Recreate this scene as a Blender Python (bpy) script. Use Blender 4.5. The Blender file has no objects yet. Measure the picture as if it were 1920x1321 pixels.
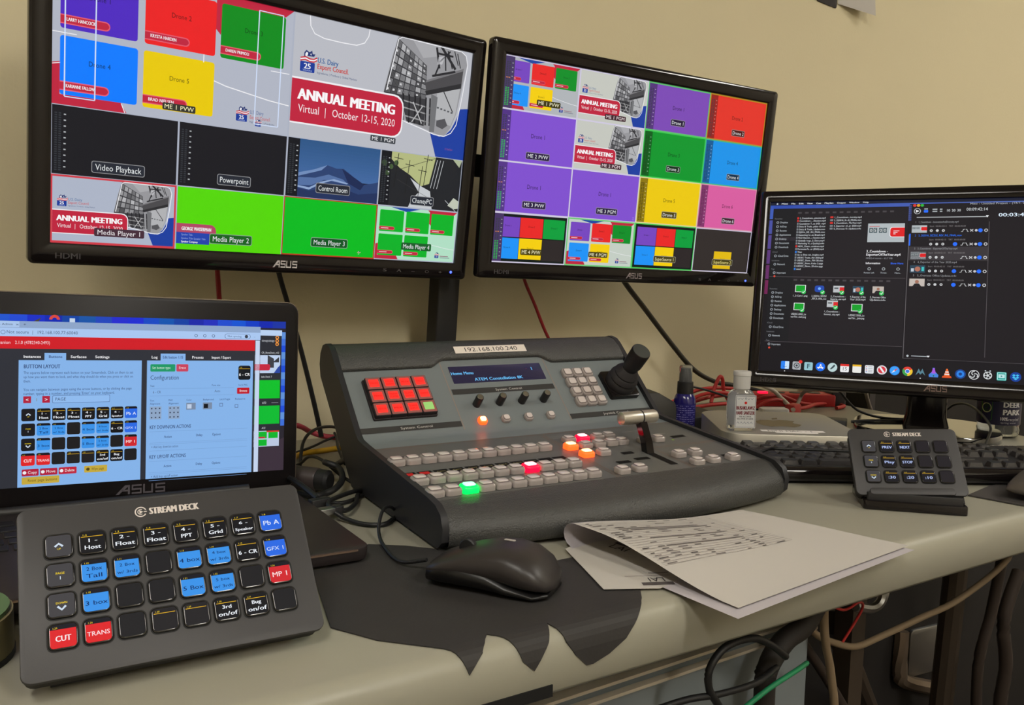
import bpy, math, random
from mathutils import Matrix, Vector
from mathutils.geometry import tessellate_polygon
R = math.radians
scene = bpy.context.scene
C = scene.collection
random.seed(7)
PI = math.pi

# ------------------------------------------------------------------ camera
cam = bpy.data.cameras.new('camera')
cam.sensor_width = 36.0
cam.lens = 1581.0 / 1920.0 * 36.0
cam.clip_start = 0.02
cam_o = bpy.data.objects.new('camera', cam)
C.objects.link(cam_o)
CAM_YAW, CAM_PITCH, CAM_ROLL, CAM_H = R(33.248), R(-5.748), R(-1.072), 0.2619
_B = Matrix(((1, 0, 0), (0, 0, 1), (0, -1, 0)))       # right, down, forward
_Rm = (Matrix.Rotation(-CAM_YAW, 3, 'Z') @ Matrix.Rotation(CAM_PITCH, 3, 'X')
       @ _B @ Matrix.Rotation(CAM_ROLL, 3, 'Z'))
_r, _d, _f = _Rm.col[0], _Rm.col[1], _Rm.col[2]
cam_o.matrix_world = Matrix(((_r.x, -_d.x, -_f.x, 0), (_r.y, -_d.y, -_f.y, 0),
                             (_r.z, -_d.z, -_f.z, CAM_H), (0, 0, 0, 1)))
scene.camera = cam_o

# ------------------------------------------------------------------ world, exposure
wld = bpy.data.worlds.new('room_air')
wld.use_nodes = True
wld.node_tree.nodes['Background'].inputs[0].default_value = (0.9, 0.8, 0.65, 1)
wld.node_tree.nodes['Background'].inputs[1].default_value = 0.05
scene.world = wld
scene.view_settings.view_transform = 'Standard'
scene.view_settings.look = 'None'
scene.view_settings.exposure = 0.0
scene.view_settings.gamma = 1.0
scene.view_settings.use_curve_mapping = False
scene.cycles.max_bounces = 7
scene.cycles.diffuse_bounces = 4
scene.cycles.glossy_bounces = 3
scene.cycles.transmission_bounces = 6
LAMP = 27.0                     # radiance of the fluorescent diffusers
LAMP_COL = (1.0, 0.96, 0.88)

# ceiling fixtures: x, y, relative brightness, label; left and far ones are added fill
LIGHTS = ((2.75, -0.45, 1.0, 'long fluorescent ceiling light on the far right of the room'),
          (-0.7, -0.45, 0.95, 'added unseen fill light on the ceiling at the left side of the room'),
          (0.7, -1.9, 1.6, 'added unseen fill light on the ceiling at the far side of the room'))

# ------------------------------------------------------------------ materials
def lin(c):
    c = c / 255.0
    return c / 12.92 if c <= 0.04045 else ((c + 0.055) / 1.055) ** 2.4
def rgb(c): return (lin(c[0]), lin(c[1]), lin(c[2]), 1.0)

_mats = {}
def mat(name, col=(128, 128, 128), rough=0.5, metal=0.0, spec=0.5, bump=0.0, bscale=300.0,
        var=0.0, vscale=20.0, coat=0.0, trans=0.0, ior=1.45, emit=None, estr=0.0, alpha=1.0, aniso=None):
    if name in _mats: return _mats[name]
    m = bpy.data.materials.new(name); m.use_nodes = True
    nt = m.node_tree; b = nt.nodes['Principled BSDF']
    b.inputs['Base Color'].default_value = rgb(col)
    b.inputs['Roughness'].default_value = rough
    b.inputs['Metallic'].default_value = metal
    b.inputs['Specular IOR Level'].default_value = spec
    b.inputs['IOR'].default_value = ior
    b.inputs['Coat Weight'].default_value = coat
    b.inputs['Coat Roughness'].default_value = 0.08
    b.inputs['Transmission Weight'].default_value = trans
    b.inputs['Alpha'].default_value = alpha
    if emit is not None:
        b.inputs['Emission Color'].default_value = rgb(emit)
        b.inputs['Emission Strength'].default_value = estr
    tc = nt.nodes.new('ShaderNodeTexCoord')
    if var > 0:
        n = nt.nodes.new('ShaderNodeTexNoise'); n.inputs['Scale'].default_value = vscale
        n.inputs['Detail'].default_value = 5
        nt.links.new(tc.outputs['Object'], n.inputs['Vector'])
        mx = nt.nodes.new('ShaderNodeMix'); mx.data_type = 'RGBA'
        a = rgb(col)
        mx.inputs['A'].default_value = (a[0] * (1 - var), a[1] * (1 - var), a[2] * (1 - var), 1)
        mx.inputs['B'].default_value = (min(1, a[0] * (1 + var)), min(1, a[1] * (1 + var)), min(1, a[2] * (1 + var)), 1)
        nt.links.new(n.outputs['Fac'], mx.inputs['Factor'])
        nt.links.new(mx.outputs['Result'], b.inputs['Base Color'])
    if bump > 0:
        n = nt.nodes.new('ShaderNodeTexNoise'); n.inputs['Scale'].default_value = bscale
        n.inputs['Detail'].default_value = 3
        nt.links.new(tc.outputs['Object'], n.inputs['Vector'])
        bp = nt.nodes.new('ShaderNodeBump'); bp.inputs['Strength'].default_value = bump
        bp.inputs['Distance'].default_value = 0.001
        nt.links.new(n.outputs['Fac'], bp.inputs['Height'])
        nt.links.new(bp.outputs['Normal'], b.inputs['Normal'])
    _mats[name] = m
    return m

def attr_mat(name, emissive, strength=1.0, rough=0.35):
    if name in _mats: return _mats[name]
    m = bpy.data.materials.new(name); m.use_nodes = True
    nt = m.node_tree; b = nt.nodes['Principled BSDF']
    at = nt.nodes.new('ShaderNodeAttribute'); at.attribute_name = 'Col'
    b.inputs['Roughness'].default_value = rough
    if emissive:
        b.inputs['Base Color'].default_value = (0.005, 0.005, 0.006, 1)
        b.inputs['Specular IOR Level'].default_value = 0.10
        nt.links.new(at.outputs['Color'], b.inputs['Emission Color'])
        b.inputs['Emission Strength'].default_value = strength
        m.cycles.emission_sampling = 'NONE'
    else:
        nt.links.new(at.outputs['Color'], b.inputs['Base Color'])
        b.inputs['Specular IOR Level'].default_value = 0.12
    _mats[name] = m
    return m
SCREEN = attr_mat('lit_screen_pixels', True, 1.0, 0.45)
PRINT = attr_mat('printed_ink', False, rough=0.6)

# ------------------------------------------------------------------ mesh tools
class MB:
    """collects one mesh"""
    def __init__(s): s.v = []; s.f = []; s.x = Matrix.Identity(4)
    def at(s, m): s.x = m; return s
    def add(s, vs, fs):
        o = len(s.v)
        s.v += [tuple(s.x @ Vector(p)) for p in vs]
        s.f += [tuple(i + o for i in f) for f in fs]
        return s
    def loft(s, rings, cap=True, closed=True):
        n = len(rings[0]); vs = [p for r in rings for p in r]; fs = []
        for i in range(len(rings) - 1):
            for j in range(n if closed else n - 1):
                k = (j + 1) % n
                fs.append((i * n + j, i * n + k, (i + 1) * n + k, (i + 1) * n + j))
        if cap:
            fs.append(tuple(reversed(range(n)))); fs.append(tuple(range((len(rings) - 1) * n, len(rings) * n)))
        return s.add(vs, fs)
    def box(s, c, d):
        x, y, z = c; a, b, h = d[0] / 2, d[1] / 2, d[2] / 2
        r = [(x - a, y - b), (x + a, y - b), (x + a, y + b), (x - a, y + b)]
        return s.loft([[(p[0], p[1], z - h) for p in r], [(p[0], p[1], z + h) for p in r]])
    def slab(s, w, d, t, r=0.003, b=0.0008, c=(0, 0, 0), seg=4, bb=0.0, steps=2):
        """rounded rectangle w x d in XY, from z=0 to t, rounded top edge b and bottom edge bb"""
        rings = []
        def ring(ins, z): return [(c[0] + p[0], c[1] + p[1], c[2] + z) for p in rrect(w - 2 * ins, d - 2 * ins, max(r - ins, 0.0002), seg)]
        if bb > 0:
            for i in range(steps): a = PI / 2 * i / steps; rings.append(ring(bb * (1 - math.sin(a)), bb * (1 - math.cos(a))))
            rings.append(ring(0, bb))
        else: rings.append(ring(0, 0))
        if b > 0:
            rings.append(ring(0, t - b))
            for i in range(1, steps + 1): a = PI / 2 * i / steps; rings.append(ring(b * (1 - math.cos(a)), t - b + b * math.sin(a)))
        else: rings.append(ring(0, t))
        return s.loft(rings)
    def lathe(s, prof, n=24, cap=True):
        return s.loft([[(r * math.cos(2 * PI * i / n), r * math.sin(2 * PI * i / n), z) for i in range(n)] for r, z in prof], cap)
    def cyl(s, c, r, h, n=20): 
        return s.loft([[(c[0] + r * math.cos(2 * PI * i / n), c[1] + r * math.sin(2 * PI * i / n), c[2] + z) for i in range(n)] for z in (0, h)])
    def prism(s, poly, a, b, axis='x'):
        def P(p, t): return {'x': (t, p[0], p[1]), 'y': (p[0], t, p[1]), 'z': (p[0], p[1], t)}[axis]
        return s.loft([[P(p, a) for p in poly], [P(p, b) for p in poly]])
    def tube(s, pts, r, n=8, sub=5, cap=True):
        P = spline(pts, sub); rings = []
        up = Vector((0.13, 0.21, 0.97))
        for i, p in enumerate(P):
            t = (P[min(i + 1, len(P) - 1)] - P[max(i - 1, 0)]).normalized()
            a = t.cross(up)
            if a.length < 1e-3: a = t.cross(Vector((1, 0, 0)))
            a.normalize(); b = t.cross(a).normalized()
            rr = r(i / (len(P) - 1)) if callable(r) else r
            rings.append([tuple(p + a * (rr * math.cos(2 * PI * k / n)) + b * (rr * math.sin(2 * PI * k / n))) for k in range(n)])
        return s.loft(rings, cap)
    def rod(s, a, b, r, n=10): return s.tube([a, b], r, n, 1)
    def grid(s, rows, closed=False):
        n = len(rows[0]); vs = [p for r in rows for p in r]; fs = []
        for i in range(len(rows) - 1):
            for j in range(n - 1): fs.append((i * n + j, i * n + j + 1, (i + 1) * n + j + 1, (i + 1) * n + j))
        return s.add(vs, fs)
    def mesh(s, name, smooth=35):
        m = bpy.data.meshes.new(name); m.from_pydata(s.v, [], s.f)
        m.update()
        import bmesh
        bm = bmesh.new(); bm.from_mesh(m); bmesh.ops.recalc_face_normals(bm, faces=bm.faces); bm.to_mesh(m); bm.free()
        if smooth:
            m.polygons.foreach_set('use_smooth', [True] * len(m.polygons))
            m.set_sharp_from_angle(angle=R(smooth))
        return m
def rrect(w, d, r, seg=4):
    r = min(r, w / 2 - 1e-5, d / 2 - 1e-5); pts = []
    for cx, cy, a0 in ((w / 2 - r, d / 2 - r, 0), (-w / 2 + r, d / 2 - r, 90), (-w / 2 + r, -d / 2 + r, 180), (w / 2 - r, -d / 2 + r, 270)):
        for i in range(seg + 1): a = R(a0 + 90 * i / seg); pts.append((cx + r * math.cos(a), cy + r * math.sin(a)))
    return pts
def spline(pts, sub):
    P = [Vector(p) for p in pts]
    if len(P) < 3 or sub < 2: return P
    out = []
    for i in range(len(P) - 1):
        a = P[max(i - 1, 0)]; b = P[i]; c = P[i + 1]; d = P[min(i + 2, len(P) - 1)]
        for k in range(sub):
            t = k / sub
            out.append(0.5 * ((2 * b) + (c - a) * t + (2 * a - 5 * b + 4 * c - d) * t * t + (3 * b - a - 3 * c + d) * t ** 3))
    out.append(P[-1]); return out

def obj(name, mb, material, parent=None, m=None, smooth=35):
    me = mb if isinstance(mb, bpy.types.Mesh) else mb.mesh(name, smooth)
    if material is not None and not me.materials: me.materials.append(material)
    o = bpy.data.objects.new(name, me); C.objects.link(o)
    if parent is not None: o.parent = parent
    if m is not None: o.matrix_local = m
    return o
def thing(name, label, cat, m=None, group=None):
    o = bpy.data.objects.new(name, None); C.objects.link(o); o.empty_display_size = 0.02
    if m is not None: o.matrix_world = m
    return tag(o, label, cat, group)
def tag(o, label, cat, group=None):
    o['label'] = label; o['category'] = cat
    if group: o['group'] = group
    return o
def struct(name, mb, material, smooth=0, label=None):
    o = obj(name, mb, material, smooth=smooth); o['kind'] = 'structure'
    if label: o['label'] = label
    return o
T = Matrix.Translation
def RZ(a): return Matrix.Rotation(R(a), 4, 'Z')
def RX(a): return Matrix.Rotation(R(a), 4, 'X')
def RY(a): return Matrix.Rotation(R(a), 4, 'Y')
def plate_m(pos, yaw, tilt, roll): return T(Vector(pos)) @ RZ(yaw) @ RX(-tilt) @ RY(roll)
UP = RX(90)          # XY plane (z outwards)  ->  upright plate: x right, z up, -y outwards
def up(x=0, y=0, z=0): return T(Vector((x, y, z))) @ UP

# ------------------------------------------------------------------ lettering
_gl = {}
def glyph(ch):
    if ch in _gl: return _gl[ch]
    def width(t):
        cu = bpy.data.curves.new('t', 'FONT'); cu.body = t; cu.resolution_u = 2
        o = bpy.data.objects.new('t', cu); C.objects.link(o)
        bpy.context.view_layer.update()
        me = bpy.data.meshes.new_from_object(o.evaluated_get(bpy.context.evaluated_depsgraph_get()))
        vs = [(v.co.x, v.co.y) for v in me.vertices]; fs = [tuple(p.vertices) for p in me.polygons]
        bpy.data.objects.remove(o); bpy.data.curves.remove(cu); bpy.data.meshes.remove(me)
        return vs, fs
    vs, fs = width(ch)
    if '|' not in _gl and ch != '|':
        bar = width('|')[0]; _gl['bar'] = max(p[0] for p in bar)
    if ch == '|': adv = 0.35
    else: adv = max(p[0] for p in width(ch + '|')[0]) - _gl['bar']
    _gl[ch] = (vs, fs, adv)
    return _gl[ch]
glyph('H')
CAP = max(p[1] for p in _gl['H'][0])

class Canvas:
    """flat picture made of coloured faces; (u,v) 0..1, v up; u window can be nested"""
    EPS = 0.00006
    def __init__(s, w, h): s.w, s.h = w, h; s.V = []; s.F = []; s.K = []; s.win = (0, 0, 1, 1); s.base = 0
    def sub(s, u0, v0, u1, v1, up_=0):
        a = s.win; W_, H_ = a[2] - a[0], a[3] - a[1]
        return (a[0] + u0 * W_, a[1] + v0 * H_, a[0] + u1 * W_, a[1] + v1 * H_)
    def push(s, *r, lift=1): s._st = getattr(s, '_st', []); s._st.append((s.win, s.base)); s.win = s.sub(*r); s.base += lift
    def pop(s): s.win, s.base = s._st.pop()
    def size(s): return ((s.win[2] - s.win[0]) * s.w, (s.win[3] - s.win[1]) * s.h)
    def P(s, u, v):
        a = s.win
        return ((a[0] + u * (a[2] - a[0]) - 0.5) * s.w, (a[1] + v * (a[3] - a[1])) * s.h)
    def raw(s, pts, faces, col, l):
        o = len(s.V); z = (s.base + l) * s.EPS
        s.V += [(x, -z, y) for x, y in pts]; c = rgb(col)
        for f in faces: s.F.append(tuple(i + o for i in f)); s.K.append((c, len(f)))
    def rect(s, u0, v0, u1, v1, col, l=0): s.raw([s.P(u0, v0), s.P(u1, v0), s.P(u1, v1), s.P(u0, v1)], [(0, 1, 2, 3)], col, l)
    def poly(s, pts, col, l=0):
        q = [s.P(*p) for p in pts]
        tr = tessellate_polygon([[Vector((x, y, 0)) for x, y in q]])
        s.raw(q, [tuple(t) for t in tr], col, l)
    def rr(s, u0, v0, u1, v1, r, col, l=0, corners=(1, 1, 1, 1)):
        """corner radius r in v units; corners: tr, tl, bl, br"""
        W_, H_ = s.size(); ru = r * H_ / W_; pts = []
        for k, (cx, cy, sx, sy) in enumerate(((u1, v1, -1, -1), (u0, v1, 1, -1), (u0, v0, 1, 1), (u1, v0, -1, 1))):
            if not corners[k]: pts.append((cx, cy)); continue
            for i in range(5):
                a = R(k * 90 + 90 * i / 4); pts.append((cx + sx * ru + ru * math.cos(a), cy + sy * r + r * math.sin(a)))
        s.poly(pts, col, l)
    def line(s, pts, w, col, l=0):
        """polyline, width w in v units"""
        q = [Vector(s.P(*p)) for p in pts]; hw = w * s.size()[1] / 2
        L_, R_ = [], []
        for i, p in enumerate(q):
            d = (q[min(i + 1, len(q) - 1)] - q[max(i - 1, 0)]); d.normalize(); n = Vector((-d.y, d.x)) * hw
            L_.append(tuple(p + n)); R_.append(tuple(p - n))
        k = len(q)
        s.raw(L_ + R_, [(k + i, k + i + 1, i + 1, i) for i in range(k - 1)], col, l)
    def frame(s, u0, v0, u1, v1, w, col, l=0):
        W_, H_ = s.size(); wu = w * H_ / W_
        s.rect(u0, v0, u1, v0 + w, col, l); s.rect(u0, v1 - w, u1, v1, col, l)
        s.rect(u0, v0 + w, u0 + wu, v1 - w, col, l); s.rect(u1 - wu, v0 + w, u1, v1 - w, col, l)
    def disc(s, u, v, r, col, l=0, n=20, r0=0, a0=0, a1=360):
        W_, H_ = s.size(); k = H_ / W_; full = a1 - a0 >= 360
        ang = [R(a0 + (a1 - a0) * i / n) for i in range(n if full else n + 1)]
        o = [(u + r * k * math.cos(a), v + r * math.sin(a)) for a in ang]
        if r0 <= 0:
            s.poly(o if full else o + [(u, v)], col, l); return
        i_ = [(u + r0 * k * math.cos(a), v + r0 * math.sin(a)) for a in ang]; m = len(ang)
        q = [s.P(*p) for p in o + i_]
        s.raw(q, [(j, (j + 1) % m, m + (j + 1) % m, m + j) for j in range(m if full else m - 1)], col, l)
    def text(s, t, u, v, h, col, l=1, al='l', bold=0, w=None, skew=0):
        """baseline at (u,v); cap height h in v units; w: fitted width in u units"""
        W_, H_ = s.size(); k = h * H_ / CAP; x = 0; items = []
        for ch in t:
            if ch == ' ': x += 0.32; continue
            g = glyph(ch); items.append((g, x)); x += g[2]
        tot = max(x, 1e-6); kx = k
        if w is not None: kx = w * W_ / tot
        x0, y0 = s.P(u, v)
        if al == 'c': x0 -= kx * tot / 2
        elif al == 'r': x0 -= kx * tot
        offs = [0.0] if not bold else [-bold * k, 0.0, bold * k]
        for g, gx in items:
            for dx in offs:
                s.raw([(x0 + dx + kx * (gx + p[0]) + skew * k * p[1], y0 + k * p[1]) for p in g[0]], g[1], col, l)
    def build(s, name, parent, m=None, material=None):
        me = bpy.data.meshes.new(name); me.from_pydata(s.V, [], s.F)
        ca = me.color_attributes.new('Col', 'FLOAT_COLOR', 'CORNER')
        buf = []
        for c, n in s.K: buf += list(c) * n
        ca.data.foreach_set('color', buf); me.update()
        me.materials.append(material or SCREEN)
        o = bpy.data.objects.new(name, me); C.objects.link(o); o.parent = parent
        if m is not None: o.matrix_local = m
        return o
# ------------------------------------------------------------------ common materials
M_wall = mat('painted_wall', (210, 199, 166), 0.75, spec=0.25, bump=0.25, bscale=180, var=0.03, vscale=3)
M_desk = mat('beige_laminate', (149, 146, 131), 0.38, spec=0.4, bump=0.03, bscale=400, var=0.03, vscale=6)
M_wall2 = mat('pale_painted_wall', (228, 220, 202), 0.8, bump=0.15, bscale=180)
M_blk = mat('black_plastic', (30, 29, 30), 0.45, bump=0.05, bscale=600)
M_gloss = mat('gloss_black_plastic', (22, 18, 18), 0.1, spec=0.45)
M_matte = mat('matte_black_plastic', (38, 37, 37), 0.6, bump=0.08, bscale=900)
M_rub = mat('black_cable_rubber', (24, 24, 25), 0.5)
M_red = mat('red_cable_jacket', (178, 42, 38), 0.45)
M_dred = mat('dark_red_cable_jacket', (140, 28, 34), 0.45)
M_white = mat('white_cable_jacket', (205, 198, 185), 0.5)
M_steel = mat('brushed_steel', (170, 170, 168), 0.35, metal=1.0)
M_lid = mat('charcoal_metal', (60, 58, 57), 0.42, metal=0.3, bump=0.03, bscale=900)

# ------------------------------------------------------------------ room
X0, X1, Y0, YW, ZF, ZC = -2.2, 3.6, -2.6, 1.25, -0.74, 1.9
struct('floor', MB().box(((X0 + X1) / 2, (Y0 + YW) / 2, ZF - 0.02), (X1 - X0, YW - Y0, 0.04)), mat('dark_carpet', (62, 54, 48), 0.95, bump=0.5, bscale=400, var=0.15, vscale=60))
struct('ceiling', MB().box(((X0 + X1) / 2, (Y0 + YW) / 2, ZC + 0.02), (X1 - X0, YW - Y0, 0.04)), mat('ceiling_tiles', (205, 200, 188), 0.9, bump=0.2, bscale=120))
struct('wall_back', MB().box(((X0 + X1) / 2, YW + 0.05, (ZF + ZC) / 2), (X1 - X0 + 0.2, 0.1, ZC - ZF)), M_wall)
struct('wall_left', MB().box((X0 - 0.05, (Y0 + YW) / 2, (ZF + ZC) / 2), (0.1, YW - Y0, ZC - ZF)), M_wall2)
struct('wall_right', MB().box((X1 + 0.05, (Y0 + YW) / 2, (ZF + ZC) / 2), (0.1, YW - Y0, ZC - ZF)), M_wall2)
struct('wall_front', MB().box(((X0 + X1) / 2, Y0 - 0.05, (ZF + ZC) / 2), (X1 - X0 + 0.2, 0.1, ZC - ZF)), M_wall2)

# fluorescent ceiling fixtures (they light the room; two are added to fill the wall)
for i, (x, y, k, lab) in enumerate(LIGHTS):
    t = thing('ceiling_light', lab, 'ceiling light', T(Vector((x, y, ZC))), 'fluorescent ceiling lights')
    obj('housing', MB().box((0, 0, -0.02), (0.34, 1.26, 0.04)), mat('white_enamel', (220, 220, 215), 0.4), t)
    md = mat('fluorescent_diffuser_%d' % i, (255, 250, 240), 0.6, emit=(255, 255, 255), estr=1.0)
    b_ = md.node_tree.nodes['Principled BSDF']
    b_.inputs['Emission Color'].default_value = (*LAMP_COL, 1); b_.inputs['Emission Strength'].default_value = LAMP * k
    obj('diffuser', MB().slab(0.28, 1.2, 0.012, 0.01, 0.003, (0, 0, -0.052)), md, t)

# ------------------------------------------------------------------ desk
DY = -1.7
desk = thing('table', 'beige laminate table with a rounded front edge holding all the equipment', 'table', T(Vector((0.33, 0.4695, 0))) @ RZ(DY))
XL, XR, DP, AP = -1.0, 1.13, 0.745, 0.046          # local extents, depth, apron height
prof = [(DP, -0.03), (DP, -0.004), (DP - 0.004, 0)]
prof += [(0.016, 0), (0.009, -0.0012), (0.004, -0.0045), (0.0015, -0.010), (0.0, -0.018), (0.0, -AP + 0.004), (0.003, -AP), (0.010, -AP), (0.012, -0.03)]
obj('table_top', MB().prism(prof, XL, XR), M_desk, desk, smooth=60)
obj('apron_slot', MB().box((-0.02, -0.0006, -AP + 0.0045), (0.075, 0.001, 0.009)), mat('slot_black', (8, 8, 8), 0.8), desk)
M_leg = mat('brown_painted_steel', (58, 48, 38), 0.55, bump=0.05)
def tleg(x, y):
    return MB().box((x, y, (ZF - 0.03) / 2), (0.026, 0.026, -0.03 - ZF))
for (x, y) in ((0.592, 0.17), (0.592, 0.70), (-0.93, 0.1), (-0.93, 0.7)):
    obj('leg', tleg(x, y), M_leg, desk, smooth=0)
obj('cross_brace', MB().rod((0.60, 0.20, -0.19), (1.12, 0.47, -0.62), 0.016), M_leg, desk)
obj('cross_brace', MB().rod((0.93, 0.42, -0.10), (1.42, 0.44, -0.33), 0.018), M_leg, desk)
obj('folding_leg', MB().rod((1.06, 0.30, -0.03), (1.085, 0.34, ZF), 0.019), M_leg, desk)
obj('hinge_bracket', MB().tube([(0.628, 0.155, -0.03), (0.640, 0.155, -0.11), (0.635, 0.155, -0.145), (0.615, 0.155, -0.157), (0.58, 0.155, -0.148)], 0.006, 8, 6), M_steel, desk)

# grey metal case under the table
cs = thing('equipment_case', 'blue-grey metal equipment case with ribbed rails under the table', 'case', T(Vector((0.23, 0.55, 0))))
M_case = mat('grey_sheet_metal', (128, 136, 140), 0.5, metal=0.2, var=0.08, vscale=12)
obj('body', MB().box((0.05, 0.16, -0.41), (0.96, 0.30, 0.66)), M_case, cs, smooth=0)
for z in (-0.105, -0.118): obj('rail', MB().box((0.05, 0.004, z), (0.96, 0.012, 0.003)), mat('pale_edge_trim', (188, 178, 160), 0.4), cs, smooth=0)
obj('edge_strip', MB().box((0.05, 0.007, -0.1115), (0.96, 0.004, 0.009)), mat('grey_strip', (96, 104, 108), 0.5), cs, smooth=0)

# black road case below, seen at the lower right
rc = thing('road_case', 'black road case with steel latch in the dark under the table', 'case', T(Vector((1.52, 0.93, -0.74))) @ RZ(-8))
obj('body', MB().slab(0.9, 0.2, 0.5, 0.01, 0.006), mat('black_case_laminate', (22, 18, 17), 0.7, bump=0.1), rc)
obj('latch', MB().tube([(-0.10, -0.106, 0.36), (-0.105, -0.112, 0.29), (-0.09, -0.112, 0.265), (0.02, -0.108, 0.225)], 0.013, 8), mat('worn_steel', (120, 105, 90), 0.45, metal=0.7), rc)
obj('latch_plate', MB().slab(0.11, 0.09, 0.006, 0.01, 0.002, seg=3).at(Matrix.Identity(4)), M_steel, rc, T(Vector((-0.02, -0.100, 0.31))) @ UP)

# black case lid beyond the end of the desk
lc = thing('case_lid', 'black case lid standing against the wall beyond the table end', 'case lid', T(Vector((2.05, 1.155, -0.74))))
obj('panel', MB().box((0, 0, 0.40), (0.80, 0.13, 0.80)), mat('black_case_laminate', (22, 18, 17), 0.7, bump=0.1), lc, smooth=0)
obj('edge_trim', MB().box((-0.40, -0.066, 0.40), (0.02, 0.006, 0.80)), mat('grey_extrusion', (64, 60, 64), 0.4, metal=0.5), lc, smooth=0)

# ------------------------------------------------------------------ notes on the wall
nt_ = thing('wall_note', 'white paper note curling off the wall at the top right', 'paper', T(Vector((1.735, YW, 0.86))))
rows = []
for j in range(7):
    tt = j / 6
    rows.append([(-0.060 + 0.098 * tt, -0.0015 - 0.030 * tt * (1 - k / 5 * 0.8), (0.004 - 0.016 * tt) + 0.24 * k / 5) for k in range(6)])
obj('sheet', MB().grid(rows), mat('white_paper', (184, 179, 172), 0.8), nt_)
tp = tag(obj('tape_patch', MB().slab(0.068, 0.10, 0.002, 0.004, 0.0005), mat('black_gaffer', (45, 40, 40), 0.7), None, T(Vector((1.640, YW - 0.0005, 0.905))) @ RY(4) @ UP), 'black tape patch stuck on the wall beside the curling note', 'tape')
# ------------------------------------------------------------------ pictures shown on the screens
GREY = (186, 190, 202); CRIM = (190, 36, 62); NAVY = (28, 62, 158); WHT = (236, 236, 240)
PUR, REDC, GRN, BLU, YEL, PNK = (122, 76, 196), (232, 40, 38), (8, 152, 46), (28, 146, 240), (238, 202, 8), (214, 92, 158)
def crest(cv, u0, v0, u1, v1, full=True):
    """small blue box crest with 25, waving stripes and splash"""
    cv.push(u0, v0, u1, v1)
    cv.rr(0.0, 0.0, 0.92, 0.46, 0.05, (26, 58, 150))
    cv.text('25', 0.46, 0.15, 0.24, WHT, 1, 'c', 0.03 if full else 0)
    if full: cv.text('YEARS', 0.46, 0.035, 0.075, (170, 185, 225), 1, 'c', w=0.6)
    for k, c in enumerate(((200, 50, 62), (235, 235, 240), (200, 50, 62))):
        y = 0.50 + 0.06 * k
        cv.line([(0.0, y - 0.02), (0.3, y + 0.05), (0.6, y - 0.01), (0.85, y), (1.05, y + 0.10)], 0.06, c, 1)
    cv.poly([(0.22, 0.68), (0.48, 0.72), (0.85, 0.74), (0.92, 0.86), (0.75, 0.84), (0.70, 1.0), (0.55, 0.90), (0.34, 0.98), (0.22, 0.86)], (36, 52, 110), 1)
    cv.poly([(0.30, 0.70), (0.42, 0.72), (0.46, 0.86), (0.36, 0.90), (0.28, 0.80)], WHT, 2)
    if full: cv.poly([(0.60, 0.80), (0.68, 0.78), (0.64, 0.88)], WHT, 2)
    cv.pop()
def council(cv, lod):
    crest(cv, 0.036, 0.545, 0.116, 0.725, lod > 0)
    if lod > 0:
        cv.text('U.S. Dairy', 0.122, 0.638, 0.042, (52, 96, 150), 2, w=0.108, bold=0.02 if lod > 1 else 0)
        cv.text('Export Council.', 0.122, 0.588, 0.042, (196, 66, 60), 2, w=0.166, bold=0.02 if lod > 1 else 0)
        cv.text('Ingredients | Products | Global Markets', 0.122, 0.548, 0.018, (60, 80, 120), 2, w=0.212)
    else:
        cv.text('U.S. Dairy', 0.125, 0.635, 0.04, (90, 110, 140), 2, w=0.10)
        cv.text('Export Council.', 0.125, 0.585, 0.04, (190, 110, 110), 2, w=0.155)
        cv.rect(0.125, 0.548, 0.325, 0.556, (110, 115, 125), 2)
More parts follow.
